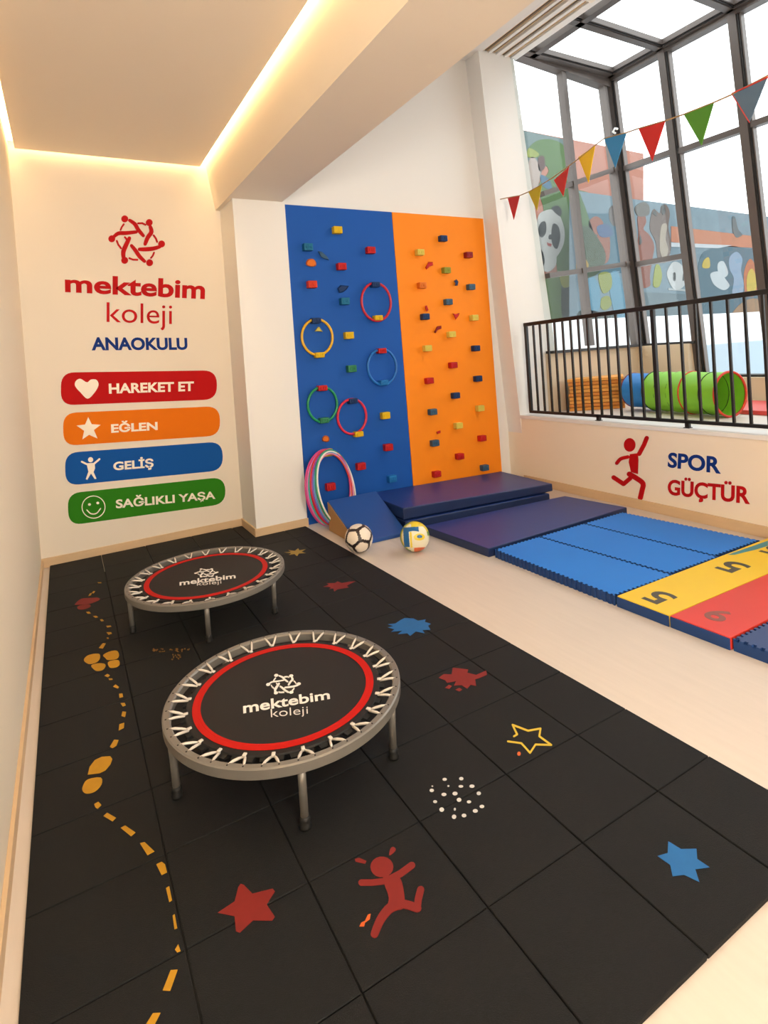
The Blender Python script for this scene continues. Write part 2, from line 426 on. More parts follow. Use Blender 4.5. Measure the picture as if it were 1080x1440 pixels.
MUR_A = mat('mural_salmon_paint', (140, 92, 76), .8, noise=.12, scale=2)
MUR_B = mat('mural_blue_grey_paint', (82, 98, 106), .8, noise=.25, scale=3)
ma = wall_px('mural_wall', 'tall outside wall painted with a green tree and panda on salmon', [(690, 174), (905, 216), (905, 470), (690, 470)], YA, .25, MUR_A)
mb_ = wall_px('mural_wall', 'lower blue outside wall painted with animals and hills', [(812, 268.8), (891, 280), (1069, 303), (1240, 326), (1240, 470), (812, 470)], YM, .2, MUR_B)
def paint(parent, Y, rgb, polys, name='painted_shape', lvl=1, label=None):
    rgb = tuple(int(c_*.56+12) for c_ in rgb)
    m = mat('mural_paint_%d_%d_%d' % rgb, rgb, .8, noise=.1, scale=6)
    return decal(polys, 1, Y, -1, .003+.003*lvl, name, m, parent, label)
A = lambda *a, **k: paint(ma, YA, *a, **k)
Bp = lambda *a, **k: paint(mb_, YM, *a, **k)
A((120, 148, 146), [[(700, 176), (800, 197), (762, 240), (740, 330), (700, 320)]], 'painted_sky')
A((88, 132, 62), [blob([(742, 212), (755, 198), (775, 196), (792, 204), (800, 222), (806, 238), (808, 262), (818, 285), (824, 305), (830, 330), (836, 365), (834, 400), (790, 405), (780, 360), (750, 330), (765, 300), (757, 262), (772, 240), (756, 222)])], 'painted_tree', 2)
A((80, 118, 60), [[(790, 262), (826, 270), (840, 452), (790, 452)]], 'painted_hedge', 1)
A((48, 70, 46), [blob([(812, 300), (830, 330), (845, 350), (840, 380), (818, 385), (806, 360)])], 'painted_bush', 3)
A((214, 190, 176), [blob([(744, 226), (752, 222), (760, 240), (756, 262), (748, 282), (742, 262)])], 'painted_bird', 3, label='pale painted bird beside the tree')
A((170, 184, 80), [blob([(744, 208), (758, 216), (752, 222), (742, 220)])], 'painted_leaf', 3)
A((96, 60, 52), [blob([(757, 222), (765, 220), (766, 236), (758, 240)])], 'painted_beak', 3)
A((60, 116, 150), [blob([(760, 246), (772, 252), (776, 266), (764, 262)])], 'painted_wing', 3)
# panda
A((238, 238, 232), [blob([(757, 305), (764, 297), (778, 295), (788, 305), (794, 325), (792, 345), (782, 362), (770, 370), (762, 378), (758, 350), (755, 325)]), blob([(762, 360), (780, 356), (782, 372), (772, 382), (763, 378)])], 'painted_panda', 4, label='white and black painted panda')
A((30, 34, 36), [blob([(776, 293), (784, 289), (790, 296), (787, 304)]), blob([(760, 314), (767, 312), (768, 326), (762, 334), (757, 326)]), blob([(777, 316), (785, 318), (788, 334), (783, 350), (776, 340)]), blob([(772, 331), (777, 330), (776, 336), (772, 336)]), blob([(754, 350), (762, 352), (766, 366), (762, 378), (755, 374)])], 'painted_panda_marks', 5)
A((200, 60, 50), [[(769, 341), (776, 343), (775, 347), (770, 345)]], 'painted_mouth', 5)
A((104, 142, 66), [[(764, 392), (796, 385), (806, 452), (772, 452)]], 'painted_grass', 3)
A((44, 56, 42), [blob([(790, 400), (798, 395), (810, 420), (812, 452), (792, 452)])], 'painted_trunk', 4)
A((190, 190, 62), [blob([(788, 386), (802, 384), (804, 400), (792, 404)])], 'painted_flower', 5)
Bp((70, 112, 56), [blob([(813, 278), (820, 284), (828, 306), (836, 330), (842, 352), (838, 376), (820, 388), (813, 392)])], 'painted_tree', 2)
Bp((52, 74, 46), [blob([(812, 330), (826, 318), (844, 340), (852, 362), (842, 384), (816, 388)])], 'painted_bush', 3)
Bp((196, 206, 206), [[(1078, 380), (1110, 380), (1110, 396), (1078, 396)], [(940, 405), (985, 408), (985, 411), (940, 408)]], 'painted_stripe', 2)
Bp((108, 132, 140), [[(888, 410), (972, 414), (972, 456), (888, 456)]], 'painted_water', 1)
Bp((96, 108, 112), [blob([(1030, 306), (1034, 306), (1038, 322), (1044, 330), (1036, 334), (1031, 326)])], 'painted_branch', 3)
Bp((60, 66, 64), [blob([(930, 292), (934, 288), (936, 298), (932, 302)]), blob([(918, 300), (922, 296), (924, 304)]), blob([(900, 330), (903, 340), (899, 344)])], 'painted_marks', 4)
Bp((190, 150, 60), [blob([(812, 366), (820, 362), (828, 372), (822, 382), (812, 380)])], 'painted_flower', 5)
# shapes on the lower blue wall
Bp((60, 110, 132), [[(813, 300), (868, 300), (874, 384), (830, 384)]], 'painted_hill', 1)
Bp((160, 84, 60), [blob([(828, 312), (838, 304), (848, 312), (846, 324), (838, 330), (830, 324)]), blob([(840, 330), (856, 326), (857, 362), (848, 372), (840, 366)])], 'painted_bear', 2, label='brown painted bear')
Bp((60, 92, 140), [blob([(840, 318), (856, 316), (862, 330), (850, 334), (842, 330)])], 'painted_shirt', 3)
Bp((96, 86, 82), [blob([(858, 292), (870, 288), (874, 308), (864, 318), (857, 308)])], 'painted_rock', 2)
Bp((92, 160, 190), [blob([(822, 392), (830, 386), (842, 400), (844, 430), (834, 446), (826, 430)]), blob([(856, 392), (870, 384), (880, 440), (866, 446)])], 'painted_pond', 2)
Bp((150, 162, 60), [blob([(842, 386), (858, 384), (860, 404), (848, 412)]), blob([(846, 420), (856, 416), (860, 428), (852, 436), (845, 432)])], 'painted_fruit', 3)
Bp((38, 60, 56), [blob([(813, 440), (826, 436), (850, 440), (872, 446), (872, 462), (813, 462)])], 'painted_ground', 2)
Bp((150, 78, 56), [blob([(897, 304), (905, 300), (909, 312), (905, 322), (913, 330), (920, 345), (918, 362), (914, 386), (914, 402), (900, 400), (897, 350), (898, 328)])], 'painted_fox', 2, label='brown painted animal standing')
Bp((104, 100, 94), [blob([(893, 292), (905, 284), (913, 290), (912, 302), (898, 304)])], 'painted_hat', 3)
Bp((112, 90, 80), [blob([(916, 302), (920, 294), (928, 300), (930, 290), (937, 288), (942, 300), (940, 320), (944, 345), (938, 368), (926, 366), (922, 340), (914, 322)])], 'painted_wolf', 2, label='grey painted animal with pointed ears')
Bp((184, 168, 146), [blob([(930, 318), (938, 316), (936, 336), (940, 352), (934, 364), (928, 350)])], 'painted_muzzle', 3)
Bp((216, 132, 92), [[(944, 318), (1076, 334), (1076, 349), (976, 345), (944, 340)]], 'painted_band', 2)
Bp((222, 232, 236), [[(944, 341), (1030, 345), (1010, 349), (944, 347)]], 'painted_stripe', 3)
Bp((70, 110, 128), [blob([(985, 362), (1000, 350), (1030, 346), (1055, 350), (1080, 342), (1110, 350), (1110, 440), (985, 440), (980, 400)])], 'painted_hillside', 2)
Bp((168, 180, 70), [blob([(923, 372), (928, 374), (931, 388), (927, 403), (919, 402), (920, 385)])], 'painted_leaf', 3)
Bp((222, 226, 224), [blob([(941, 376), (948, 368), (958, 372), (964, 386), (962, 402), (950, 408), (943, 400), (938, 386)])], 'painted_rabbit', 3, label='white round painted animal')
Bp((70, 76, 76), [blob([(947, 384), (950, 384), (950, 394), (947, 394)]), blob([(961, 384), (963, 386), (962, 394), (960, 394)])], 'painted_eyes', 4)
Bp((216, 226, 230), [blob([(1000, 384), (1012, 382), (1020, 392), (1026, 402), (1018, 408), (1006, 402), (1000, 392)]), blob([(1010, 370), (1018, 368), (1024, 384), (1018, 390), (1010, 382)])], 'painted_goose', 3, label='white painted goose')
Bp((146, 176, 204), [blob([(1026, 362), (1036, 354), (1044, 364), (1042, 380), (1046, 400), (1042, 416), (1030, 414), (1032, 392), (1026, 378)])], 'painted_elephant', 3, label='pale blue painted elephant')
Bp((220, 190, 60), [blob([(1052, 384), (1058, 378), (1064, 392), (1062, 410), (1052, 412), (1050, 398)]), blob([(990, 366), (997, 362), (998, 376), (988, 376)])], 'painted_flame', 4)
Bp((206, 110, 60), [blob([(1048, 376), (1056, 364), (1066, 384), (1066, 412), (1050, 416), (1046, 394)])], 'painted_flame', 3)
Bp((66, 120, 70), [blob([(1062, 350), (1080, 340), (1120, 350), (1120, 452), (1082, 452), (1070, 410), (1064, 380)])], 'painted_shrub', 4)
Bp((170, 132, 92), [blob([(1030, 440), (1046, 424), (1064, 420), (1082, 432), (1090, 450), (1030, 450)])], 'painted_nest', 4)

# ================================================================== RUBBER MAT
RUB = mat('black_rubber', (17, 18, 20), .68, noise=.35, scale=60, bump=.6, bscale=450, spec=.3)
mat_t = thing('rubber_mat', 'black rubber tile flooring with painted stars, splashes and footprints', 'mat')
XS = [-.196, .172, .508, .885, 1.245, 1.598, 1.84]
YS = [.835, 1.215, 1.55, 1.885, 2.205, 2.53, 2.87, 3.21, 3.55, 3.89, 4.23, 4.57, 4.91, 5.262]
def xr(y): return 1.893-(y-.8)*.0235
MZ = .014
for i in range(6):
    for j in range(13):
        x0, x1, y0, y1 = XS[i], XS[i+1], YS[j], YS[j+1]
        xt = [x1, x1]
        if i == 5: xt = [xr(y0), xr(y1)]
        if j >= 12 and i >= 4: continue
        if j == 11 and i >= 4: y1 = 4.83
        if j == 12 and i == 3: xt = [x1, x1]
        g = .0022; h = random.uniform(-.0004, .0004)
        if i == 4 and j == 12: continue
        b = bmesh.new()
        hexa(b, [(x0+g, y0+g*.7), (xt[0]-g, y0+g*.7), (xt[1]-g, y1-g*.7), (x0+g, y1-g*.7)], [0]*4, [MZ+h]*4, .0018, 1)
        link('rubber_tile', b, RUB, mat_t)
b = bmesh.new(); box(b, (1.249, 4.833, 0), (1.338, 5.255, MZ), .0018, 1); link('rubber_tile', b, RUB, mat_t)
# a dark sub-layer seen in the joints
b = bmesh.new(); box(b, (XS[0]+.004, YS[0]+.004, .0005), (1.79, 4.825, .006)); link('underlay', b, mat('underlay_felt', (12, 12, 12), .9), mat_t)
YEL = mat('yellow_floor_paint', (182, 132, 14), .65, noise=.12, scale=40)
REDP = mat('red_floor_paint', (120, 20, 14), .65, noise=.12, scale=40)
BLUP = mat('blue_floor_paint', (20, 96, 160), .65, noise=.1, scale=40)
ORAP = mat('orange_floor_paint', (206, 92, 30), .6)
WHIP = mat('white_floor_paint', (206, 206, 204), .6)
def fd(name, m, polys, label=None):
    return decal(polys, 2, MZ+.0004, 1, .0008, name, m, mat_t, label)
z = zz
# near star, runner, blue star
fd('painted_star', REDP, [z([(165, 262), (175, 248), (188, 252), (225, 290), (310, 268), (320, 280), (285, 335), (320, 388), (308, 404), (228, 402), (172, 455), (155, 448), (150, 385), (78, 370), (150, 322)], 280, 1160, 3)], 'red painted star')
run = [circ(280+771/3, 1160+177/3, 16.2, 14.6)]
run += stroke(z([(685, 243), (730, 243), (790, 236)], 280, 1160, 3), 9)
run += stroke(z([(897, 170), (850, 205), (805, 228)], 280, 1160, 3), 10)
run += [blob(z([(775, 225), (800, 212), (845, 222), (862, 270), (866, 345), (830, 358), (795, 345), (800, 305)], 280, 1160, 3))]
run += stroke(smooth_pts(z([(740, 460), (765, 400), (800, 355), (835, 335)], 280, 1160, 3)), [11+k*.33 for k in range(13)])
run += stroke(z([(850, 330), (885, 338), (920, 350)], 280, 1160, 3), 12) + stroke(z([(920, 348), (925, 310), (935, 272)], 280, 1160, 3), 10)
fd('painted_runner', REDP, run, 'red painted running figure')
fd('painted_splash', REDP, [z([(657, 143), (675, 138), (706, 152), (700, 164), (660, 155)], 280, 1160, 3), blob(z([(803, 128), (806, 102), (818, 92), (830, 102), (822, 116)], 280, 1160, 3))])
fd('painted_splash', ORAP, [z([(676, 428), (684, 412), (700, 404), (712, 378), (724, 374), (720, 398), (700, 412), (696, 428)], 280, 1160, 3)])
fd('painted_star', BLUP, [z([(575, 370), (640, 410), (718, 408), (722, 460), (785, 502), (712, 512), (733, 577), (655, 540), (597, 548), (585, 490), (520, 445), (572, 430)], 780, 1080, 3.6)], 'blue painted six-pointed star')
# outline star
st = z([(595, 318), (668, 328), (715, 380), (745, 335), (830, 337), (765, 290), (772, 248), (705, 260), (620, 228), (645, 280), (628, 290)], 560, 960, 3.857)
pol = []
for a, c in zip(st[:-1], st[1:]): pol += stroke([a, c], 2.6)
fd('painted_star_outline', mat('pale_yellow_floor_paint', (206, 176, 50), .6), pol, 'yellow outlined star')
fd('painted_speck', ORAP, [circ(560+655/3.857, 960+385/3.857, 2.6, 3, 8)])
# dots
dots = [(252, 524, 12, 8), (342, 520, 12, 9), (182, 584, 12, 9), (272, 560, 6, 5), (340, 562, 13, 7), (400, 561, 14, 9), (248, 606, 14, 9), (308, 601, 14, 10), (437, 600, 12, 10), (330, 635, 13, 11), (384, 646, 12, 8), (200, 645, 11, 8), (236, 688, 13, 12), (307, 686, 6, 8), (454, 671, 13, 9), (418, 695, 14, 10), (303, 727, 12, 12), (357, 720, 13, 10), (185, 561, 5, 4)]
for x, y, a, c in dots: fd('painted_dot', WHIP, [circ(560+x/3.857, 960+y/3.857, a/3.857, c/3.857, 10)])
# splashes
s3 = 3.176
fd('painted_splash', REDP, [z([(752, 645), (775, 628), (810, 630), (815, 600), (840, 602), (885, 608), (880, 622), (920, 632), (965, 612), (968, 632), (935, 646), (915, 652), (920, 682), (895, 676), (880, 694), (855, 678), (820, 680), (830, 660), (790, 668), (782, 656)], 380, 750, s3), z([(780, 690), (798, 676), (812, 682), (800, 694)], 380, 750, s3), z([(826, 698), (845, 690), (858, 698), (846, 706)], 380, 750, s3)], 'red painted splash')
fd('painted_splash', BLUP, [z([(525, 406), (560, 402), (580, 388), (600, 378), (640, 380), (660, 390), (695, 384), (690, 395), (718, 404), (705, 412), (715, 430), (680, 432), (690, 446), (650, 438), (625, 458), (612, 446), (570, 450), (590, 434), (540, 440), (555, 428), (525, 420), (550, 414)], 380, 750, s3)], 'blue painted splash')
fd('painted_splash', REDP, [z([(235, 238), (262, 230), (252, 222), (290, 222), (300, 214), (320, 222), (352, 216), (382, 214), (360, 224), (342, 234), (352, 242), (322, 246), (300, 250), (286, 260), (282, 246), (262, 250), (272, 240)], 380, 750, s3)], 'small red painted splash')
fd('painted_splash', mat('dull_gold_floor_paint', (150, 122, 40), .6), [z([(62, 84), (92, 82), (80, 74), (110, 78), (125, 66), (130, 76), (160, 70), (140, 82), (160, 88), (128, 90), (120, 102), (108, 92), (84, 96), (94, 88)], 380, 750, s3)], 'small dull gold splash')
random.seed(9)
fd('painted_speckle', mat('brown_gold_floor_paint', (122, 84, 30), .7), [circ(215+random.uniform(0, 58), 914+random.uniform(-2, 2) + abs(i-20)*.02, random.uniform(.6, 1.8), random.uniform(.5, 1.2), 6) for i in range(34)] + [circ(248+random.uniform(-6, 6), 920+random.uniform(0, 7), random.uniform(.6, 1.4), 1, 6) for i in range(12)])
# footprints and dashes
def fz(pts): return z(pts, 0, 720, 3.7875)
def gz(pts): return z(pts, 0, 1060, 3)
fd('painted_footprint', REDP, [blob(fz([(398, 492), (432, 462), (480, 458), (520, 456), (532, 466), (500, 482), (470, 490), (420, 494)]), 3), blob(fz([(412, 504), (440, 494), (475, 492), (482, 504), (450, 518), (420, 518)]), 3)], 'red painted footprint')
fd('painted_footprint', YEL, [blob(fz([(447, 785), (465, 765), (500, 755), (530, 757), (532, 780), (515, 800), (480, 810), (455, 800)]), 3), blob(fz([(485, 818), (520, 806), (555, 808), (562, 822), (545, 842), (510, 845)]), 3)], 'left yellow painted footprint of the pair')
fd('painted_footprint', YEL, [blob(fz([(549, 762), (580, 744), (620, 738), (634, 760), (622, 782), (575, 788), (560, 776)]), 3), blob(fz([(575, 800), (610, 788), (634, 792), (636, 815), (615, 828), (585, 828)]), 3)], 'right yellow painted footprint of the pair')
fd('painted_footprint', YEL, [gz([(370, 88), (378, 55), (400, 26), (430, 12), (465, 10), (474, 22), (466, 45), (445, 70), (420, 82)]), blob(gz([(350, 135), (370, 108), (425, 100), (428, 130), (400, 160), (365, 168), (348, 155)]), 3)], 'large yellow painted footprint')
dash = [fz(p) for p in ([(470, 448), (478, 434), (490, 430), (484, 444)], [(490, 430), (498, 420), (508, 422), (498, 434)], [(458, 532), (475, 530), (485, 540), (468, 542)], [(495, 554), (512, 552), (524, 560), (508, 563)], [(532, 572), (545, 570), (554, 580), (540, 583)], [(565, 606), (588, 604), (594, 610), (572, 615)], [(567, 640), (592, 640), (596, 648), (578, 654)], [(568, 668), (578, 668), (580, 675), (570, 675)],
        [(526, 724), (548, 698), (564, 700), (548, 727)], [(556, 872), (572, 862), (586, 870), (575, 880)], [(578, 886), (598, 886), (600, 893), (582, 895)], [(602, 930), (615, 918), (634, 932), (628, 940)], [(634, 968), (652, 966), (656, 985), (636, 990)], [(642, 1018), (664, 1016), (670, 1030), (654, 1036)], [(652, 1062), (672, 1064), (666, 1092), (646, 1086)], [(636, 1130), (662, 1122), (660, 1150), (632, 1164)], [(585, 1250), (608, 1212), (632, 1214), (620, 1244), (600, 1258)], [(520, 374), (540, 374), (540, 379), (522, 379)])]
dash += [gz(p) for p in ([(397, 212), (415, 202), (428, 216), (412, 232), (402, 226)], [(436, 262), (452, 248), (490, 270), (475, 285)], [(509, 312), (528, 302), (572, 332), (553, 348)], [(590, 377), (610, 372), (652, 412), (622, 428)], [(659, 466), (682, 455), (696, 466), (705, 500), (682, 512)], [(700, 566), (714, 558), (726, 618), (714, 626)], [(728, 682), (737, 676), (748, 736), (736, 740)], [(738, 826), (752, 802), (762, 832), (748, 838)], [(686, 998), (720, 912), (750, 910), (718, 1000)], [(610, 1150), (645, 1094), (678, 1092), (648, 1150)])]
for p in dash: fd('painted_dash', YEL, [p])

# ================================================================== EMBLEM (shared drawing)
def emblem(ox, oy, s, tf=None, wscale=1.0):
    """six linked figures, drawn in the emblem's own frame of 310 x 280 then mapped by tf"""
    P = []
    W = wscale
    for x, y in ((445, 107), (578, 127), (375, 215), (645, 243), (445, 332), (580, 345)): P.append(circ(x, y, 19*min(W, 1.0)+0, n=14))
    S = [([(385, 205), (410, 186), (450, 184), (508, 178)], 17), ([(584, 150), (590, 178), (570, 208), (556, 243)], 19), ([(472, 115), (500, 135), (518, 165), (546, 198)], 17),
         ([(635, 258), (600, 268), (560, 272), (525, 272)], 18), ([(553, 337), (525, 310), (505, 280), (482, 252)], 17), ([(439, 318), (438, 285), (452, 250), (470, 212)], 20)]
    for pts, wd in S:
        q = smooth_pts(pts, 3); P += stroke(q, [wd*W*(.65+.4*math.sin(math.pi*(.15+.7*i/(len(q)-1)))) for i in range(len(q))])
    for pts in ([(423, 166), (430, 150), (440, 136)], [(518, 131), (540, 130), (558, 139)], [(602, 196), (615, 214), (621, 232)], [(604, 290), (598, 306), (588, 318)], [(470, 320), (490, 328), (514, 329)], [(402, 226), (410, 246), (425, 266)], [(446, 206), (452, 212), (455, 218)]):
        P += stroke(pts, 8*W)
    out = []
    for poly in P:
        poly = [(ox+x/s, oy+y/s) for x, y in poly]
        out.append([tf(*p) for p in poly] if tf else poly)
    return out

# ================================================================== WALL GRAPHICS
t = thing('wall_emblem', 'red emblem of six linked figures above the school lettering', 'emblem', (.65, YB, 2.6))
decal(emblem(60, 280, 3.857, None, 1.22), 1, YB, -1, .003, 'emblem', RED, t)
t = thing('wall_lettering', 'large red bold lettering below the emblem', 'lettering', (.6, YB, 2.2))
text_decal('mektebim', [(91.5, 411), (288, 421), (289, 394), (91, 385)], 1, YB, -1, .003, 'lettering', RED, t, .028)
t = thing('wall_lettering', 'thin red lettering, second line below the emblem', 'lettering', (.65, YB, 1.95))
text_decal('koleji', [(150, 462), (242, 465), (242, 428), (150, 425)], 1, YB, -1, .003, 'lettering', RED, t, -.002)
t = thing('wall_lettering', 'dark blue capital lettering above the red banner', 'lettering', (.65, YB, 1.75))
text_decal('ANAOKULU', [(129, 493), (264, 492), (263, 475), (128, 474)], 1, YB, -1, .003, 'lettering', BLUEV, t, .036)
def rr(c, r=11, n=6):
    """rounded quad, corners given clockwise from upper left"""
    out = []
    for i in range(4):
        p = Vector(c[i]); a = (Vector(c[i-1])-p).normalized(); d = (Vector(c[(i+1) % 4])-p).normalized()
        s_ = p+a*r; e_ = p+d*r
        for k in range(n+1):
            t_ = k/n; out.append(tuple(s_*(1-t_)**2+p*2*t_*(1-t_)+e_*t_**2))
    return out
def banner(c, rgb, nm, label, txt, tq, icon, weight=.034):
    cen = at(sum(p[0] for p in c)/4, sum(p[1] for p in c)/4, 1, YB)
    t = thing('wall_banner', label, 'banner', cen, 'coloured banners on the left wall')
    decal([rr(c, 19, 7)], 1, YB, -1, .002, 'panel', mat('banner_'+nm, rgb, .7, spec=.18), t)
    decal(icon, 1, YB-.002, -1, .003, 'icon', OFFW, t)
    text_decal(txt, tq, 1, YB-.002, -1, .003, 'lettering', OFFW, t, weight)
    return t
def bz(p): return z(p, 60, 500, 3.857)
banner(bz([(100, 92), (944, 80), (946, 238), (98, 270)]), (186, 8, 12), 'red', 'red rounded wall banner with white heart', 'HAREKET ET', bz([(360, 207), (820, 192), (820, 140), (358, 152)]),
       [blob(bz([(244, 234), (205, 200), (176, 165), (180, 138), (205, 126), (240, 145), (262, 130), (292, 132), (303, 160), (282, 200)]), 4)])
banner(bz([(110, 312), (960, 274), (963, 434), (113, 490)]), (232, 118, 6), 'orange', 'orange rounded wall banner with white star', 'EĞLEN', bz([(372, 420), (624, 404), (622, 345), (370, 357)]),
       [bz([(247, 334), (266, 372), (314, 376), (278, 404), (298, 450), (252, 430), (215, 455), (225, 408), (184, 380), (230, 374)])])
ic = [circ(60+260/3.857, 500+565/3.857, 3.6)] + [bz([(238, 585), (282, 582), (284, 612), (276, 632), (292, 668), (282, 670), (262, 640), (242, 674), (234, 670), (248, 630)])]
ic += stroke(bz([(212, 576), (245, 592)]), 2.6) + stroke(bz([(308, 562), (275, 590)]), 2.6)
banner(bz([(121, 528), (974, 466), (979, 622), (124, 706)]), (8, 84, 166), 'blue', 'blue rounded wall banner with white standing figure', 'GELİŞ', bz([(384, 636), (602, 618), (600, 545), (382, 563)]), ic)
ic = []
c0 = circ(60+276/3.857, 500+822/3.857, 16.2, 15.6, 28)
for i in range(28): ic += stroke([c0[i], c0[(i+1) % 28]], 1.2)
ic += stroke(smooth_pts(bz([(240, 838), (262, 858), (292, 856), (314, 830)])), 1.5)
ic += [circ(60+254/3.857, 500+808/3.857, 2.1, 1.8, 10), circ(60+299/3.857, 500+800/3.857, 2.1, 1.8, 10)]
banner(bz([(134, 748), (988, 658), (994, 804), (142, 922)]), (44, 126, 18), 'green', 'green rounded wall banner with white smiling face', 'SAĞLIKLI YAŞA', bz([(398, 842), (938, 788), (934, 722), (396, 766)]), ic, .028)
# right low wall
XD = XW
def wz(p): return z(p, 720, 400, 3)
t = thing('wall_figure', 'red running figure sticker on the low wall', 'sticker', at(890, 655, 0, XD))
fg = [circ(720+496/3, 400+677/3, 8.2, 9.6)]
fg += [wz([(497, 716), (530, 712), (533, 740), (531, 800), (502, 792), (492, 750)])]
fg += stroke(wz([(568, 648), (556, 678), (536, 715)]), 6) + stroke(smooth_pts(wz([(442, 754), (458, 736), (488, 728)])), 5)
fg += stroke(smooth_pts(wz([(494, 800), (525, 818), (552, 840), (548, 870), (541, 900)])), 7) + stroke(wz([(428, 814), (470, 842)]), 6) + stroke(wz([(470, 842), (498, 818)]), 6)
decal(fg, 0, XD, -1, .003, 'figure', RED, t)
t = thing('wall_lettering', 'dark blue capital lettering on the low wall', 'lettering', at(976, 650, 0, XD))
text_decal('SPOR', wz([(656, 772), (880, 800), (880, 727), (660, 708)]), 0, XD, -1, .003, 'lettering', BLUEV, t, .03)
t = thing('wall_lettering', 'red capital lettering below the dark blue word', 'lettering', at(990, 690, 0, XD))
text_decal('GÜÇTÜR', wz([(656, 902), (1003, 945), (1005, 838), (658, 808)]), 0, XD, -1, .003, 'lettering', RED, t, .03)

# ================================================================== RAILING
rl = thing('railing', 'black metal balustrade along the edge of the raised platform', 'railing', (4.36, 2, PZ))
XR = 4.36; r0, r1 = 4.615, -2.9
b = bmesh.new(); box(b, (XR-.022, r1, 1.695), (XR+.022, r0, 1.732), .003)
for v in b.verts: v.co.z += (4.6-v.co.y)*.018 if v.co.y > 2 else (4.6-v.co.y)*.018
link('top_rail', b, BLACK, rl)
b = bmesh.new(); box(b, (XR-.014, r1, .762), (XR+.014, r0, .79), .002)
for v in b.verts: v.co.z += (4.6-v.co.y)*.008
link('bottom_rail', b, BLACK, rl)
bal = [4.49, 4.395, 4.29, 4.19, 4.085, 3.983, 3.885, 3.777, 3.669, 3.561, 3.454, 3.339, 3.221, 3.085, 2.962, 2.842, 2.714, 2.588, 2.461, 2.338]
y = 2.215
while y > -2.85: bal.append(y); y -= .123
def barbm(w_):
    b = bmesh.new(); box(b, (-w_/2, -w_/2, 0), (w_/2, w_/2, .95), .001, 1); return b
bm0 = barbm(.019); o0 = link('baluster', bm0, BLACK, rl); o0.location = (0, 0, 0)
first = True
for y in bal:
    o = o0 if first else o0.copy()
    if not first: COL.objects.link(o)
    first = False
    o.parent = rl; o.matrix_parent_inverse = wm(rl).inverted(); o.location = (XR, y, .775+(4.6-y)*.008)
for y, z0 in ((4.60, .78), (3.085, .78), (.9, .79), (-1.2, .8)):
    b = bmesh.new(); box(b, (XR-.016, y-.016, z0), (XR+.016, y+.016, 1.72), .002); link('post', b, BLACK, rl)
for y in (3.71, 2.83, 1.2, -.6):
    b = bmesh.new(); box(b, (XR-.014, y-.018, PZ+.002), (XR+.014, y+.018, .79), .002); box(b, (XR-.025, y-.025, PZ+.003), (XR+.025, y+.025, PZ+.009), .001); link('foot', b, BLACK, rl)

# ================================================================== CLIMBING BOARDS
YF = 4.885
def board(name, label, x0, x1, xt0, xt1, m):
    t = thing(name, label, 'climbing wall', ((x0+x1)/2, YW, 0))
    b = bmesh.new(); hexa(b, [(x0, YF), (x1, YF), (x1, YW-.002), (x0, YW-.002)], [.0]*4, [2.905]*4, .002, 1, xyt=[(xt0, YF), (xt1, YF), (xt1, YW-.002), (xt0, YW-.002)])
    link('board', b, m, t); return t
BB = board('climbing_board', 'blue climbing wall board with block holds and mounted rings', 1.845, 2.985, 1.828, 2.95, mat('blue_board_paint', (16, 84, 172), .6, spec=.3, noise=.05, scale=2, bump=.04, bscale=200))
BO = board('climbing_board', 'orange climbing wall board with block holds', 2.989, 4.145, 2.954, 4.11, mat('orange_board_paint', (250, 140, 20), .6, spec=.3, noise=.04, scale=2, bump=.04, bscale=200))
HC = {'y': (232, 190, 20), 't': (24, 112, 150), 'r': (200, 28, 30), 'o': (236, 120, 30), 'or': (222, 60, 30), 'g': (52, 132, 92), 'b': (30, 120, 190), 'd': (24, 56, 104), 'dr': (150, 24, 34), 'ol': (150, 150, 50), 's': (64, 98, 124), 'ly': (230, 206, 90), 'm': (170, 30, 60)}
def hm(k): return mat('hold_plastic_'+k, tuple(int(v_*.94) for v_ in HC[k]), .5, spec=.3)
CN = {'y': 'yellow', 't': 'teal', 'r': 'red', 'o': 'orange', 'or': 'orange-red', 'g': 'green', 'b': 'blue', 'd': 'dark blue', 'dr': 'dark red', 'ol': 'olive', 's': 'slate blue', 'ly': 'pale yellow', 'm': 'crimson'}
def hold(t, px, py, k, w_=.088, h_=.066, d_=.06, name='climbing_hold'):
    c = at(px, py, 1, YF-d_*.6)
    b = bmesh.new(); box(b, (c.x-w_/2, YF-d_, c.z-h_/2), (c.x+w_/2, YF+.001, c.z+h_/2), .009, 2)
    o = link(name, b, hm(k), t, label=CN[k]+' block hold' if name == 'climbing_hold' else None)
    b = bmesh.new()
    for dx in (-.022, .006, .024)[:3]:
        box(b, (c.x+dx-.006, YF-d_-.004, c.z-.013), (c.x+dx+.008, YF-d_+.003, c.z+.013), .002, 1)
    link('grip_stud', b, hm(k), o)
    return o
def chip(t, pts, k, name='chipped_hold'):
    """small irregular hold"""
    cx_ = sum(p[0] for p in pts)/len(pts); cy_ = sum(p[1] for p in pts)/len(pts)
    b = bmesh.new(); lo = [b.verts.new(at(x, y, 1, YF)) for x, y in pts]
    hi = [b.verts.new(at(cx_+(x-cx_)*.72, cy_+(y-cy_)*.72, 1, YF-.03)) for x, y in pts]
    for v in hi: v.co.y = YF-.03
    n = len(pts)
    for v in lo: v.co.y = YF
    b.faces.new(hi); b.faces.new(lo[::-1])
    for i in range(n): b.faces.new((lo[i], lo[(i+1) % n], hi[(i+1) % n], hi[i]))
    return link(name, b, hm(k), t, label='small irregular '+CN[k]+' hold')
def h7(x, y): return (390+x/3.375, 280+y/3.375)
def h8(x, y): return (390+x/3.375, 480+y/3.375)
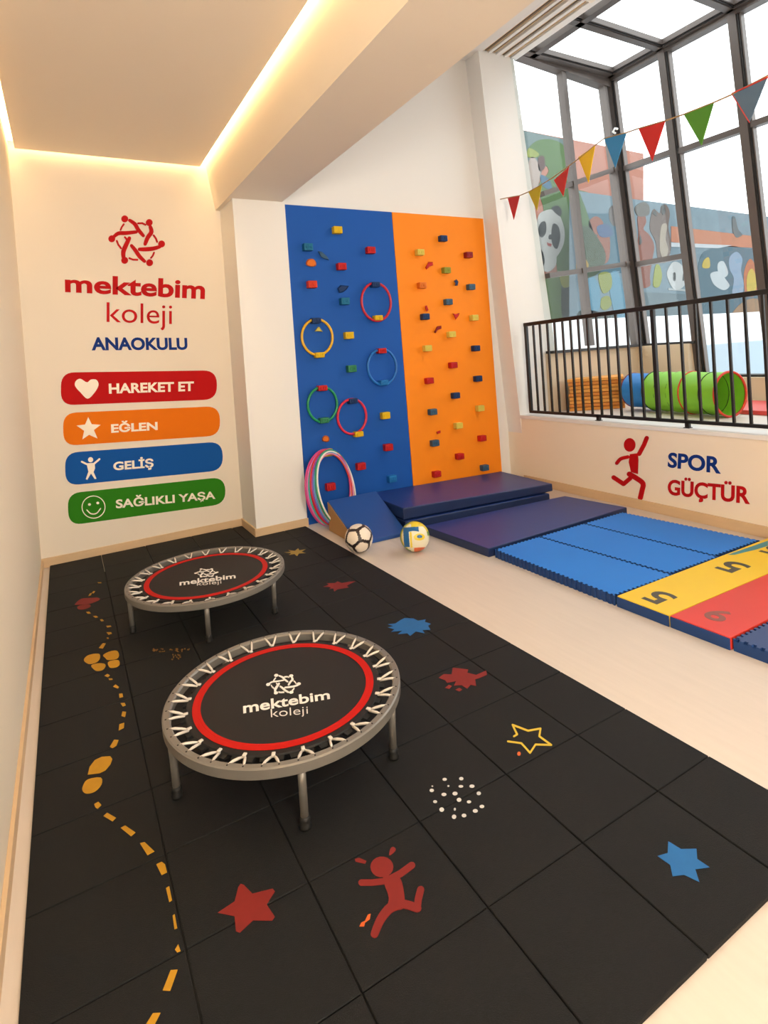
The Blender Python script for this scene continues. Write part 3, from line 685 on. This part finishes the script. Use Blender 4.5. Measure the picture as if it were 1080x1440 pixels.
for x, y, k in ((285, 147, 'y'), (145, 228, 't'), (443, 243, 'r'), (305, 320, 'r'), (165, 405, 'or'), (320, 485, 't'), (340, 647, 'y')): hold(BB, *h7(x, y), k)
for x, y, k in ((353, 130, 'g'), (513, 352, 'y'), (527, 503, 'r'), (397, 593, 'r'), (545, 652, 'b'), (253, 690, 'r'), (240, 528, 'y')): hold(BB, *h8(x, y), k)
chip(BB, blob([h7(*p) for p in ((135, 305), (145, 285), (170, 284), (184, 300), (182, 318), (160, 322), (140, 316))], 2), 'o')
chip(BB, [h7(*p) for p in ((192, 246), (212, 250), (240, 276), (246, 290), (222, 284), (204, 272))], 's')
chip(BB, [h7(*p) for p in ((284, 424), (300, 408), (340, 412), (330, 428), (312, 442), (292, 446))], 'd')
chip(BB, [h7(*p) for p in ((176, 628), (192, 606), (200, 606), (216, 630))], 'ly')
chip(BB, blob([h8(*p) for p in ((212, 472), (216, 452), (232, 446), (246, 456), (246, 474), (230, 478))], 2), 'o')
for x, y, k in ((787, 187, 'd'), (677, 253, 'ly'), (908, 265, 'dr'), (803, 338, 'ol'), (687, 410, 'o'), (920, 417, 's'), (812, 488, 's'), (702, 558, 'd'), (935, 563, 'ly'), (827, 642, 'ly'), (713, 708, 'ly'), (943, 708, 'd')): hold(BO, *h7(x, y), k, .085, .062)
for x, y, k in ((835, 113, 'r'), (722, 187, 'r'), (953, 177, 'd'), (847, 257, 'd'), (738, 335, 's'), (963, 318, 'ly'), (860, 400, 'ly'), (748, 483, 's'), (973, 460, 'r'), (867, 546, 'r'), (757, 630, 'r'), (985, 600, 's')): hold(BO, *h8(x, y), k, .085, .062)
for pts, k in (([(702, 325), (716, 298), (738, 298), (740, 314), (722, 320), (708, 336)], 'r'), ([(838, 388), (850, 380), (860, 392), (856, 410), (842, 412), (846, 400)], 'd'), ([(700, 506), (710, 504), (718, 526), (708, 534)], 'r'), ([(832, 542), (846, 546), (866, 540), (860, 556), (846, 572)], 'r'), ([(742, 632), (758, 604), (778, 600), (780, 614), (760, 622), (752, 636)], 'dr')):
    chip(BO, [h7(*p) for p in pts], k)
chip(BO, [h8(*p) for p in ((754, 430), (774, 422), (776, 434), (758, 440))], 'r')
# rings clipped on the blue board
def ring(cx, cy, rx, ry, rgb, nm, label, top, bot, tk, bk):
    c = at(cx, cy, 1, YF-.035)
    ex = (at(cx+rx, cy, 1, YF-.035)-at(cx-rx, cy, 1, YF-.035)).length/2; ez = (at(cx, cy-ry, 1, YF-.035)-at(cx, cy+ry, 1, YF-.035)).length/2
    b = bmesh.new(); N = 56
    tube(b, [(c.x+ex*math.cos(2*math.pi*k/N), YF-.035, c.z+ez*math.sin(2*math.pi*k/N)) for k in range(N)], .012, 10, closed=True)
    tag(link('climbing_ring', b, mat('ring_'+nm, rgb, .35), smooth=True), label, 'ring', 'rings on the blue climbing board')
    for (px, py), k in ((top, tk), (bot, bk)): hold(BB, px, py, k, .088, .05, .066, 'ring_clip')
ring(*h7(470, 488), 20.5, 26.5, (196, 30, 52), 'crimson', 'crimson ring with yellow lower clip, nearest the top of the blue board', h7(465, 406), h7(478, 564), 'd', 'y')
ring(*h7(190, 655), 21.5, 25, (226, 174, 30), 'yellow', 'yellow ring on the left of the blue board', h7(183, 577), h8(200, 65), 'd', 'y')
ring(*h8(498, 122), 20, 25, (26, 110, 190), 'blue', 'blue ring with red upper clip', h8(495, 45), h8(505, 196), 'r', 'b')
ring(*h8(215, 300), 20.5, 24.5, (20, 140, 90), 'green', 'green ring with red upper clip', h8(213, 222), h8(222, 375), 'r', 'g')
ring(*h8(355, 357), 20, 24.5, (210, 34, 66), 'pink_red', 'pinkish red ring right beside the green ring', h8(358, 283), h8(385, 440), 'd', 'y')

# ================================================================== HOOPS
hc = [((206, 60, 130), 'magenta'), ((220, 120, 190), 'pink'), ((70, 190, 180), 'turquoise'), ((226, 70, 40), 'orange-red'), ((214, 44, 60), 'red'), ((150, 90, 190), 'violet'), ((90, 170, 220), 'light blue'), ((236, 140, 160), 'rose'), ((40, 150, 110), 'green'), ((240, 236, 226), 'white')]
for i in range(10):
    rgb, nm = hc[i]
    R_ = .338-.006*(i % 4)
    a = math.radians(20+1.2*i)                        # turned out from the board
    cx_ = 2.015+.010*i; cy_ = 4.70-.007*i
    tilt = math.radians(6+.7*i)
    u = Vector((math.cos(a), math.sin(a), 0)); nrm = Vector((-math.sin(a), math.cos(a), 0))
    up = Vector((0, 0, 1))*math.cos(tilt)+nrm*math.sin(tilt)
    base = Vector((cx_, cy_, .008))
    cen = base+up*R_
    N = 60
    b = bmesh.new(); tube(b, [cen+u*R_*.80*math.cos(2*math.pi*k/N)+up*R_*math.sin(2*math.pi*k/N) for k in range(N)], .008, 8, closed=True)
    tag(link('hoop', b, mat('hoop_'+nm.replace('-', '_').replace(' ', '_'), rgb, .3), smooth=True), nm+' plastic hoop in the bundle leaning on the blue board', 'hoop', 'hoops leaning in the corner')

# ================================================================== MATS ON THE FLOOR
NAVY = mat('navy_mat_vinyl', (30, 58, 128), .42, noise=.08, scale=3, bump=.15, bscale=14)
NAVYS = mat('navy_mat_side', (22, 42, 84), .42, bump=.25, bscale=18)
WBLUE = mat('wedge_blue_vinyl', (34, 78, 150), .4, noise=.05, scale=3, bump=.1, bscale=10)
TAN = mat('tan_vinyl', (176, 132, 78), .55)
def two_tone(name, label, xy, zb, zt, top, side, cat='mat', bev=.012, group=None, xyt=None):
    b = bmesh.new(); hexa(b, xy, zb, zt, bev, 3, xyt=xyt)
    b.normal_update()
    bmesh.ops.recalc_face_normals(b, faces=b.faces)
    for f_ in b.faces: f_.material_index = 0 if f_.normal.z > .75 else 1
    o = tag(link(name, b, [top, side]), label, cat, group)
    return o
t = thing('wedge_mat', 'blue foam wedge with tan side, behind the soccer ball', 'wedge', (2.15, 4.3, 0))
b = bmesh.new()
hexa(b, [(1.93, 4.05), (2.37, 4.03), (2.41, 4.60), (1.93, 4.60)], [0.001]*4, [.03, .03, .262, .262], .006, 2); link('foam_body', b, WBLUE, t)
b = bmesh.new()
hexa(b, [(1.923, 4.055), (1.932, 4.055), (1.932, 4.595), (1.923, 4.595)], [.004]*4, [.022, .022, .25, .25]); link('side_panel', b, TAN, t, label='tan side panel')
lo = [(2.40, 4.09), (3.95, 3.99), (4.08, 4.87), (2.44, 4.87)]
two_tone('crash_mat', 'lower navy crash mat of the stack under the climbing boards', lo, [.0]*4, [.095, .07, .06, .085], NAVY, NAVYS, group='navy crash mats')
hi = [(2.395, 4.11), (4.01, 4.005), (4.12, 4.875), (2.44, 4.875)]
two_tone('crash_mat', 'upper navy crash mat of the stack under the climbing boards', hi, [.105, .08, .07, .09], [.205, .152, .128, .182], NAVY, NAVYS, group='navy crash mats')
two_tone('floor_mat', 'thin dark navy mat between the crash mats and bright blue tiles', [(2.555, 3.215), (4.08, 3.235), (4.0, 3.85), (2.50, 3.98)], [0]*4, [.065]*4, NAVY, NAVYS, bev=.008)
# interlocking blue tiles
BT = mat('bright_blue_foam', (28, 126, 224), .55, spec=.35, noise=.06, scale=2, bump=.1, bscale=8)
BTS = mat('deep_blue_foam', (20, 60, 118), .6)
DK = mat('navy_foam', (40, 66, 120), .55, noise=.06, scale=3)
def jig_outline(c, jag, amp=.012, n=16):
    """outline of a quad whose chosen sides have square teeth"""
    out = []
    for i in range(4):
        p = Vector(c[i]); q = Vector(c[(i+1) % 4]); d = q-p; nn = Vector((d.y, -d.x)).normalized()
        out.append(tuple(p))
        if i in jag:
            m_ = max(4, int(d.length/.035)); 
            for k in range(m_):
                s_ = (k+.25)/m_; e_ = (k+.75)/m_
                for tt, o_ in ((s_, 0), (s_+.02/m_, jag[i]*amp), (e_-.02/m_, jag[i]*amp), (e_, 0)): out.append(tuple(p+d*tt+nn*o_))
    return out
def slab(name, outline, z0, z1, top, side, parent=None, label=None):
    b = bmesh.new(); lo_ = [b.verts.new((x, y, z0)) for x, y in outline]; hi_ = [b.verts.new((x, y, z1)) for x, y in outline]; n = len(outline)
    ft = b.faces.new(hi_); fb = b.faces.new(lo_[::-1]); sides = [b.faces.new((lo_[i], lo_[(i+1) % n], hi_[(i+1) % n], hi_[i])) for i in range(n)]
    for s_ in sides: s_.material_index = 1
    fb.material_index = 1
    b.normal_update()
    bmesh.ops.triangulate(b, faces=[ft, fb])
    return link(name, b, [top, side], parent, label=label)
def prism(name, c, z0, z1, m, parent=None):
    b = bmesh.new(); hexa(b, c, [z0]*4, [z1]*4, .002, 1); return link(name, b, m, parent)
TZ = .058
seamx = [(2.605, 2.585), (3.11, 3.02), (3.575, 3.50), (4.06, 3.96)]      # near and far x of the seams
for k in range(3):
    n0, f0 = seamx[k]; n1, f1 = seamx[k+1]; g = .004
    c = [(n0+g, 2.19), (n1-g, 2.165), (f1-g, 3.185), (f0+g, 3.185)]
    names = ['nearest the wooden floor', 'in the middle of its three', 'beside the low wall']
    t = thing('foam_tile', 'bright blue interlocking foam tile '+names[k], 'foam tile', ((n0+n1)/2, 2.7, 0), 'bright blue foam tiles')
    slab('base_layer', jig_outline(c, {0: -1, 3: -1} if k == 0 else {0: -1}, .006), 0, TZ-.012, BTS, BTS, t)
    jag = {0: -1, 2: -1, 3: -1, 1: -1}
    slab('top_layer', jig_outline(c, jag, .012), TZ-.012, TZ, BT, BTS, t)
# number mat
YEM = mat('yellow_mat_vinyl', (240, 200, 30), .5, noise=.04, scale=3, bump=.08, bscale=10)
REM = mat('red_mat_vinyl', (214, 52, 38), .5, noise=.05, scale=3, bump=.12, bscale=10)
nm_t = thing('number_mat', 'folding mat with yellow and red panels and printed numbers', 'mat', (3.3, 1.87, 0))
prism('yellow_panel', [(2.625, 1.865), (4.22, 1.83), (4.22, 2.15), (2.615, 2.175)], .0, TZ+.002, YEM, nm_t)
prism('red_panel', [(2.64, 1.565), (4.22, 1.53), (4.22, 1.826), (2.627, 1.861)], .0, TZ+.002, REM, nm_t)
for c in ([(2.619, 1.866), (2.626, 1.866), (2.617, 2.176), (2.609, 2.176)], [(2.634, 1.566), (2.642, 1.566), (2.629, 1.860), (2.621, 1.860)]):
    prism('side_strip', c, 0.0, TZ-.002, BTS, nm_t)
teal = mat('teal_mat_print', (60, 140, 150), .5)
NUM = mat('dark_number_print', (70, 64, 50), .5); NUMR = mat('grey_number_print', (140, 74, 62), .5)
TM = TZ+.0022
decal([z([(740, 300), (1080, 182), (1080, 225), (985, 255), (900, 275), (800, 300)], 900, 730, 6)], 2, TM, 1, .0006, 'teal_patch', teal, nm_t)
def num(s, c, hgt, wid, m, ang=0):
    """digit printed flat: its top points to -x, its right side to +y"""
    p = at(c[0], c[1], 2, TM); u = Vector((-math.cos(ang), math.sin(ang), 0)); r = Vector((math.sin(ang), math.cos(ang), 0))
    me = text_mesh(s, .02); bm = bmesh.new(); bm.from_mesh(me); bpy.data.meshes.remove(me)
    xs = [v.co.x for v in bm.verts]; ys = [v.co.y for v in bm.verts]; x0, x1, y0, y1 = min(xs), max(xs), min(ys), max(ys)
    for v in bm.verts:
        a = (v.co.x-x0)/(x1-x0)-.5; b_ = (v.co.y-y0)/(y1-y0)-.5
        v.co = p+r*a*wid+u*b_*hgt+Vector((0, 0, .0008))
    bmesh.ops.remove_doubles(bm, verts=bm.verts[:], dist=1e-5)
    for g in bm.verts: g.co.z = TM-.0005
    r_ = bmesh.ops.extrude_face_region(bm, geom=bm.faces[:])
    for g in r_['geom']:
        if isinstance(g, bmesh.types.BMVert): g.co.z = TM+.0008
    link('printed_number', bm, m, nm_t)
num('5', (927, 840), .17, .12, NUM); num('5', (1030, 797), .19, .13, NUM); num('5', (1090, 774), .18, .13, NUM)
num('9', (1010, 865), .15, .10, NUMR)
# dark blue tile at the right edge
t = thing('foam_tile', 'dark navy interlocking foam tile beside the red panel', 'foam tile', (3.4, 1.2, 0), 'dark foam tiles')
c = [(2.70, .70), (4.2, .68), (4.2, 1.52), (2.645, 1.555)]
slab('base_layer', c, 0, TZ-.012, BTS, BTS, t); slab('top_layer', jig_outline(c, {2: -1, 3: -1}, .016), TZ-.012, TZ, DK, BTS, t)

# ================================================================== BALLS
def soccer(c, r):
    phi = (1+5**.5)/2
    ico = [Vector(v).normalized() for s1 in (1, -1) for s2 in (1, -1) for v in ((0, s1, s2*phi), (s1, s2*phi, 0), (s2*phi, 0, s1))]
    rot = Matrix.Rotation(.5, 3, 'X') @ Matrix.Rotation(.35, 3, 'Z')
    ico = [rot @ v for v in ico]
    hexs = []
    for i in range(12):
        for j in range(i+1, 12):
            for k in range(j+1, 12):
                if all((a-b_).length < 1.1 for a, b_ in ((ico[i], ico[j]), (ico[j], ico[k]), (ico[i], ico[k]))): hexs.append((ico[i]+ico[j]+ico[k]).normalized())
    sites = [(v, 1.0) for v in ico]
    bm = bmesh.new(); bmesh.ops.create_icosphere(bm, subdivisions=5, radius=r)
    for v in bm.verts:
        n = v.co.normalized()
        ds = sorted(((n-s_).length) for i, (s_, _) in enumerate(sites))
        gap = ds[1]-ds[0]
        v.co = n*r*(1-.012*max(0, 1-gap/.12))
    for f_ in bm.faces:
        n = f_.calc_center_median().normalized()
        ds = sorted(((n-s_).length) for i, (s_, _) in enumerate(sites))
        f_.material_index = 1 if ds[1]-ds[0] < .2 else 0
    bmesh.ops.translate(bm, verts=bm.verts, vec=Vector(c))
    return link('soccer_ball', bm, [mat('ball_white_leather', (238, 226, 210), .35), mat('ball_black_seam', (34, 22, 22), .4)], smooth=True)
tag(soccer((1.885, 3.935, .108), .107), 'white soccer ball with black seams in front of the blue wedge', 'ball')
def volley(c, r):
    cols = [((232, 226, 200), 'ball_cream'), ((30, 100, 160), 'ball_blue'), ((226, 200, 50), 'ball_yellow'), ((120, 160, 60), 'ball_green'), ((226, 110, 60), 'ball_orange')]
    bm = bmesh.new(); bmesh.ops.create_icosphere(bm, subdivisions=6, radius=r)
    view = (CAM-Vector(c)).normalized(); rt = Vector((0, 0, 1)).cross(view).normalized(); up = view.cross(rt)
    for f_ in bm.faces:
        n = f_.calc_center_median().normalized(); x = n.dot(rt); y = n.dot(up); zf = n.dot(view)
        rho = math.hypot(x, y); th = math.atan2(y, x)
        k = 0
        if rho > .86: k = 2 if th > .3 or th < -2.2 else (3 if th > 0 else 0)
        if rho > .93 and abs(th) > 1.9: k = 3
        if -.75 < x < -.38 and -.65 < y < .62: k = 1
        if abs(y-(.52-.35*(x+.1)**2)) < .17 and -.6 < x < .3: k = 1
        if y > .62 and rho < .86: k = 2 if x > -.2 else 0
        if (x-.3)**2/.14+(y+.05)**2/.05 < 1: k = 2
        if (x-.33)**2/.03+(y+.02)**2/.012 < 1: k = 1
        if y < -.72 and x > -.1: k = 4
        if -.32 < x < -.2 and -.7 < y < .3: k = 2
        if zf < -.1: k = int((th+math.pi)*1.6) % 4
        f_.material_index = k
    for v in bm.verts:
        n = v.co.normalized(); v.co = n*r*(1-.006*abs(math.sin(6*math.atan2(n.y, n.x)))**20)
    bmesh.ops.translate(bm, verts=bm.verts, vec=Vector(c))
    return link('volleyball', bm, [mat(nm, rgb, .35) for rgb, nm in cols], smooth=True)
tag(volley((2.225, 3.67, .112), .111), 'blue, yellow and cream volleyball on the wooden floor', 'ball')

# ================================================================== TRAMPOLINES
SIL = mat('silver_painted_steel', (128, 124, 118), .4, metal=.35, noise=.04, scale=6)
BMAT = mat('black_woven_mat', (24, 23, 23), .55, bump=.3, bscale=700, spec=.35)
REDR = mat('red_trim_band', (184, 20, 10), .6, spec=.2)
CORD = mat('white_bungee_cord', (214, 206, 196), .5)
LOGOW = mat('white_print', (236, 232, 226), .6)
SKIRT = mat('black_skirt_fabric', (16, 16, 17), .7, bump=.4, bscale=40)
RUBF = mat('black_rubber_foot', (14, 14, 14), .6)
def trampoline(cx, cy, R_, H, label, a0, logo, q1, q2):
    t = thing('trampoline', label, 'trampoline', (cx, cy, MZ), 'mini trampolines')
    zt = H
    b = bmesh.new()
    lathe(b, [(R_, zt-.004), (R_-.005, zt), (R_-.024, zt), (R_-.030, zt-.006), (R_-.030, zt-.034), (R_-.025, zt-.038), (R_-.004, zt-.038), (R_, zt-.034)], (cx, cy, 0), 180)
    fr = link('frame', b, SIL, t, smooth=False)
    rm = R_-.082; zm = zt-.014
    b = bmesh.new(); lathe(b, [(0, zm), (rm, zm), (rm+.003, zm-.004), (rm, zm-.008), (0, zm-.008)], (cx, cy, 0), 96, closed=False)
    jm = link('jumping_mat', b, BMAT, t)
    b = bmesh.new(); ri, ro = rm-.052, rm-.022
    lathe(b, [(ri, zm+.0005), (ri, zm+.0022), (ri+.010, zm+.0026), (ri+.011, zm+.002), (ri+.013, zm+.0026), (ro, zm+.0022), (ro, zm+.0005)], (cx, cy, 0), 96)
    link('red_band', b, REDR, jm, label='red stitched band')
    b = bmesh.new(); n = 48
    for k in range(n):
        a = 2*math.pi*k/n; w_ = math.pi/n*.72
        r0_, r1_ = rm-.004, rm+.018
        pts = [(cx+r*math.cos(a+s_), cy+r*math.sin(a+s_)) for r, s_ in ((r0_, -w_), (r1_, -w_*.7), (r1_, w_*.7), (r0_, w_))]
        hexa(b, pts, [zm-.016]*4, [zm-.003, zm-.009, zm-.009, zm-.003], 0)
    link('skirt_tabs', b, SKIRT, jm)['kind'] = 'stuff'
    # bungee loops
    n = 24; me = None
    for k in range(n):
        a = 2*math.pi*(k+.3)/n
        if me is None:
            b = bmesh.new(); ra, rb = rm+.004, R_-.020
            for s_ in (-1, 1):
                da = s_*.062
                pa = Vector((ra*math.cos(s_*.012), ra*math.sin(s_*.012), zm-.004)); pb = Vector((rb*math.cos(da), rb*math.sin(da), zt-.002))
                tube(b, [pa, pa*.66+pb*.34+Vector((0, 0, .002)), pa*.3+pb*.7+Vector((0, 0, .002)), pb], [.0035, .0048, .0048, .0028], 6)
            box(b, (ra-.012, -.006, zm-.006), (ra+.004, .006, zm+.004), .001, 1)
            me = bpy.data.meshes.new('bungee_cord'); bmesh.ops.recalc_face_normals(b, faces=b.faces); b.to_mesh(me); b.free(); me.materials.append(CORD)
            for p in me.polygons: p.use_smooth = True
        o = bpy.data.objects.new('bungee_cord', me); COL.objects.link(o); o.parent = t; o.matrix_parent_inverse = wm(t).inverted()
        o.location = (cx, cy, 0); o.rotation_euler = (0, 0, a)
    # screws on the frame are small dark studs
    b = bmesh.new()
    for k in range(n):
        for s_ in (-.062, .062):
            a = 2*math.pi*(k+.3)/n+s_; lathe(b, [(0, .0015), (.003, .0012), (.003, 0)], (cx+(R_-.013)*math.cos(a), cy+(R_-.013)*math.sin(a), zt), 6, closed=False)
    link('rim_rivets', b, RUBF, fr)['kind'] = 'stuff'
    for a in [math.radians(q_) for q_ in (-175, -103, -46, 28, 108)]:
        r = R_-.024
        px, py = cx+r*math.cos(a), cy+r*math.sin(a)
        ox, oy = cx+(R_-.018)*math.cos(a), cy+(R_-.018)*math.sin(a)
        b = bmesh.new(); tube(b, [(ox, oy, zt-.036), (px*.4+ox*.6, py*.4+oy*.6, zt-.075), (px, py, .045)], .0135, 14)
        lg = link('leg', b, SIL, t, smooth=True)
        b = bmesh.new(); lathe(b, [(0, MZ), (.019, MZ), (.020, MZ+.008), (.017, MZ+.014), (.0175, .040), (.0165, .052), (0, .052)], (px, py, 0), 18, closed=False)
        link('rubber_foot', b, RUBF, lg, smooth=True)
    zl = zm+.0004
    decal(logo, 2, zl, 1, .0008, 'emblem', LOGOW, jm)
    text_decal('mektebim', q1, 2, zl, 1, .0008, 'lettering', LOGOW, jm, .02)
    text_decal('koleji', q2, 2, zl, 1, .0008, 'lettering', LOGOW, jm, -.01)
    return t
def q_map(quad):
    (x0, y0), (x1, y1), (x2, y2), (x3, y3) = quad                # ll, lr, ur, ul
    def tf(x, y):
        a = (x-356)/308; b_ = 1-(y-88)/277
        return ((x0*(1-a)+x1*a)*(1-b_)+(x3*(1-a)+x2*a)*b_, (y0*(1-a)+y1*a)*(1-b_)+(y3*(1-a)+y2*a)*b_)
    return tf
def v5(p): return z(p, 210, 880, 2.919)
def v4(p): return z(p, 150, 750, 4)
lg1 = emblem(0, 0, 1, q_map(v5([(478, 290), (622, 274), (622, 190), (480, 200)])), 1.0)
trampoline(.668, 2.15, .449, .24, 'grey framed mini trampoline nearest the camera', math.radians(183), lg1,
           v5([(386, 360), (742, 300), (738, 264), (384, 316)]), v5([(500, 386), (652, 370), (650, 330), (498, 342)]))
lg2 = emblem(0, 0, 1, q_map(v4([(492, 254), (630, 240), (628, 190), (492, 200)])), 1.0)
trampoline(.688, 3.616, .467, .24, 'grey framed mini trampoline by the emblem wall', math.radians(180), lg2,
           v4([(410, 294), (726, 252), (724, 226), (410, 266)]), v4([(508, 300), (646, 288), (644, 262), (508, 276)]))

# ================================================================== PLATFORM OBJECTS
# stack of thin orange slabs
ORC = [mat('orange_slab_%d' % i, c, .6, noise=.15, scale=6, stretch=(1, 1, 8)) for i, c in enumerate(((226, 150, 58), (212, 130, 44), (232, 160, 70)))]
n = 9; hh = .355/n
random.seed(5)
words = ['lowest', 'second lowest', 'third from the bottom', 'fourth from the bottom', 'middle', 'fourth from the top', 'third from the top', 'second from the top', 'topmost']
for i in range(n):
    j = lambda: random.uniform(-.012, .012)
    c = [(4.79+j(), 4.46+j()), (5.30+j(), 4.14+j()), (5.62, 4.40), (5.04, 4.60)]
    zb = PZ+i*hh+.001
    b = bmesh.new(); hexa(b, c, [zb]*4, [zb+hh-.005]*4, .006, 2)
    tag(link('foam_slab', b, ORC[i % 3]), 'thin orange slab, %s of the stack on the platform' % words[i], 'slab', 'stacked orange slabs')
# play tunnel
t = thing('play_tunnel', 'lime green and blue fabric play tunnel with red rims', 'tunnel', (5.1, 3.4, PZ))
LIME = mat('lime_fabric', (134, 206, 50), .5, bump=.2, bscale=30); SKY = mat('blue_fabric', (20, 128, 210), .5, bump=.2, bscale=30)
REDF = mat('red_rim_fabric', (214, 62, 34), .5); DKC = mat('dark_seam_tape', (40, 60, 24), .6)
def tun(name, p, q, r, m, nr=1, parent=None, wob=.03):
    """open fabric cylinder, slightly pinched between its wire rings"""
    p = Vector(p); q = Vector(q); b = bmesh.new(); t_ = (q-p).normalized(); u = t_.cross(Vector((0, 0, 1))).normalized(); v = u.cross(t_)
    N = 36; K = 6*nr; rings = []
    for k in range(K+1):
        s_ = k/K; c = p.lerp(q, s_); ph = abs(math.sin(math.pi*s_*nr)); rr_ = r*(1-wob*ph)
        rings.append([b.verts.new(c+(u*math.cos(2*math.pi*i/N)+v*math.sin(2*math.pi*i/N))*rr_*(1+.006*math.sin(i*2.3+k))) for i in range(N)])
    for k in range(K):
        for i in range(N): b.faces.new((rings[k][i], rings[k][(i+1) % N], rings[k+1][(i+1) % N], rings[k+1][i]))
    return link(name, b, m, parent, smooth=True)
def rim(name, c, t_, r, rad, m, parent):
    t_ = Vector(t_).normalized(); u = t_.cross(Vector((0, 0, 1))).normalized(); v = u.cross(t_); c = Vector(c)
    b = bmesh.new(); tube(b, [c+(u*math.cos(2*math.pi*i/40)+v*math.sin(2*math.pi*i/40))*r for i in range(40)], rad, 8, closed=True)
    return link(name, b, m, parent, smooth=True)
r_ = .198
e0 = Vector((5.10, 2.90, PZ+r_+.008)); e1 = Vector((5.22, 3.70, PZ+r_+.008)); ax_ = (e1-e0).normalized()
seg = e0.lerp(e1, .30)
tun('green_section', e0, e0.lerp(e1, .46), r_, LIME, 1, t); tun('green_section', e0.lerp(e1, .46), e1, r_, LIME, 3, t)
rim('rim', e0, ax_, r_, .011, REDF, t); rim('rim', e0.lerp(e1, .46), ax_, r_+.001, .007, REDF, t)
for s_ in (.2, .64, .82): rim('wire_ring', e0.lerp(e1, s_), ax_, r_-.004, .004, DKC, t)
b0 = e1+ax_*.02; b1 = e1+ax_*.30
tun('blue_section', b0, b1, .178, SKY, 1, t, .0); rim('rim', e1, ax_, r_, .006, DKC, t); rim('rim', b1, ax_, .176, .008, mat('maroon_rim', (130, 40, 60), .5), t)
tag(link('floor_mat', bx((5.33, .6, PZ+.001), (6.1, 3.32, PZ+.04), bev=.006), mat('red_platform_mat', (214, 74, 70), .5)), 'red mat lying on the raised platform behind the railing', 'mat')

hk = at(865, 184, 0, 5.95)
b = bmesh.new(); tube(b, [hk+Vector((0, .0, -.03)), hk+Vector((0, .03, .0)), hk+Vector((0, .0, .03)), hk+Vector((0, -.035, .01))], .013, 8)
tag(link('hook', b, LAMPM, smooth=True), 'small white hook on the corner post of the glazing', 'hook')
# ================================================================== BUNTING
bt = thing('bunting', 'string of coloured triangular flags hung across the glazing', 'bunting', at(702, 276, 1, 4.69))
def dep(px): return 1/(1/6.15+(px-702)*(1/3.15-1/6.15)/(1080-702))
def atd(px, py):
    d = _rt*((px-540)/F)+_dn*((py-CY)/F)+_fwd; return CAM+d*dep(px)
sp = [(702, 280.5), (714, 278), (731, 275), (744, 269.5), (761, 260), (777, 250), (799, 234), (814, 223), (836, 205), (849, 195), (881, 186.5), (897, 181), (935, 170), (961, 161), (1004, 144), (1029, 133), (1080, 106), (1180, 50), (1330, -50)]
b = bmesh.new(); tube(b, [atd(*p) for p in sp], .005, 6)
link('string', b, mat('bunting_string', (176, 142, 96), .6), bt)
def q4(x, y): return (680+x/2.7, y/2.7)
flags = [((92, 753), (138, 742), (115, 835), (200, 30, 30), 'red'), ((170, 728), (221, 703), (203, 800), (196, 178, 30), 'mustard'), ((267, 684), (325, 632), (303, 745), (206, 50, 44), 'red'), ((360, 597), (424, 552), (399, 695), (244, 196, 40), 'yellow'), ((458, 524), (543, 505), (500, 638), (56, 140, 196), 'blue'), ((589, 489), (690, 460), (641, 612), (212, 40, 34), 'red'), ((760, 434), (875, 390), (828, 552), (84, 148, 44), 'green'), ((943, 356), (1078, 294), (1010, 465), (92, 116, 138), 'slate')]
for i, (a, c, d_, rgb, nm) in enumerate(flags):
    a, c, d_ = q4(*a), q4(*c), q4(*d_)
    A_ = atd(*a); C_ = atd(*c)
    mid = ((a[0]+c[0])/2); D_ = (CAM + (_rt*((d_[0]-540)/F)+_dn*((d_[1]-CY)/F)+_fwd)*dep(mid))
    b = bmesh.new(); nrm = (C_-A_).cross(D_-A_).normalized()*.0015
    M1 = (A_+D_)/2+nrm*2; M2 = (C_+D_)/2-nrm*2
    fr = [b.verts.new(p+nrm) for p in (A_, M1, D_, M2, C_)]; bk = [b.verts.new(p-nrm) for p in (A_, M1, D_, M2, C_)]
    b.faces.new(fr); b.faces.new(bk[::-1])
    for k in range(5): b.faces.new((fr[k], bk[k], bk[(k+1) % 5], fr[(k+1) % 5]))
    link('flag', b, mat('flag_%s_%d' % (nm, i), rgb, .7), bt, label=nm+' triangular flag')
    if i == 7:
        b = bmesh.new(); tube(b, [A_, C_], .006, 6); tube(b, [A_, (A_+D_)/2, D_], .0035, 6)
        link('red_piping', b, mat('flag_piping', (206, 60, 50), .7), bt)
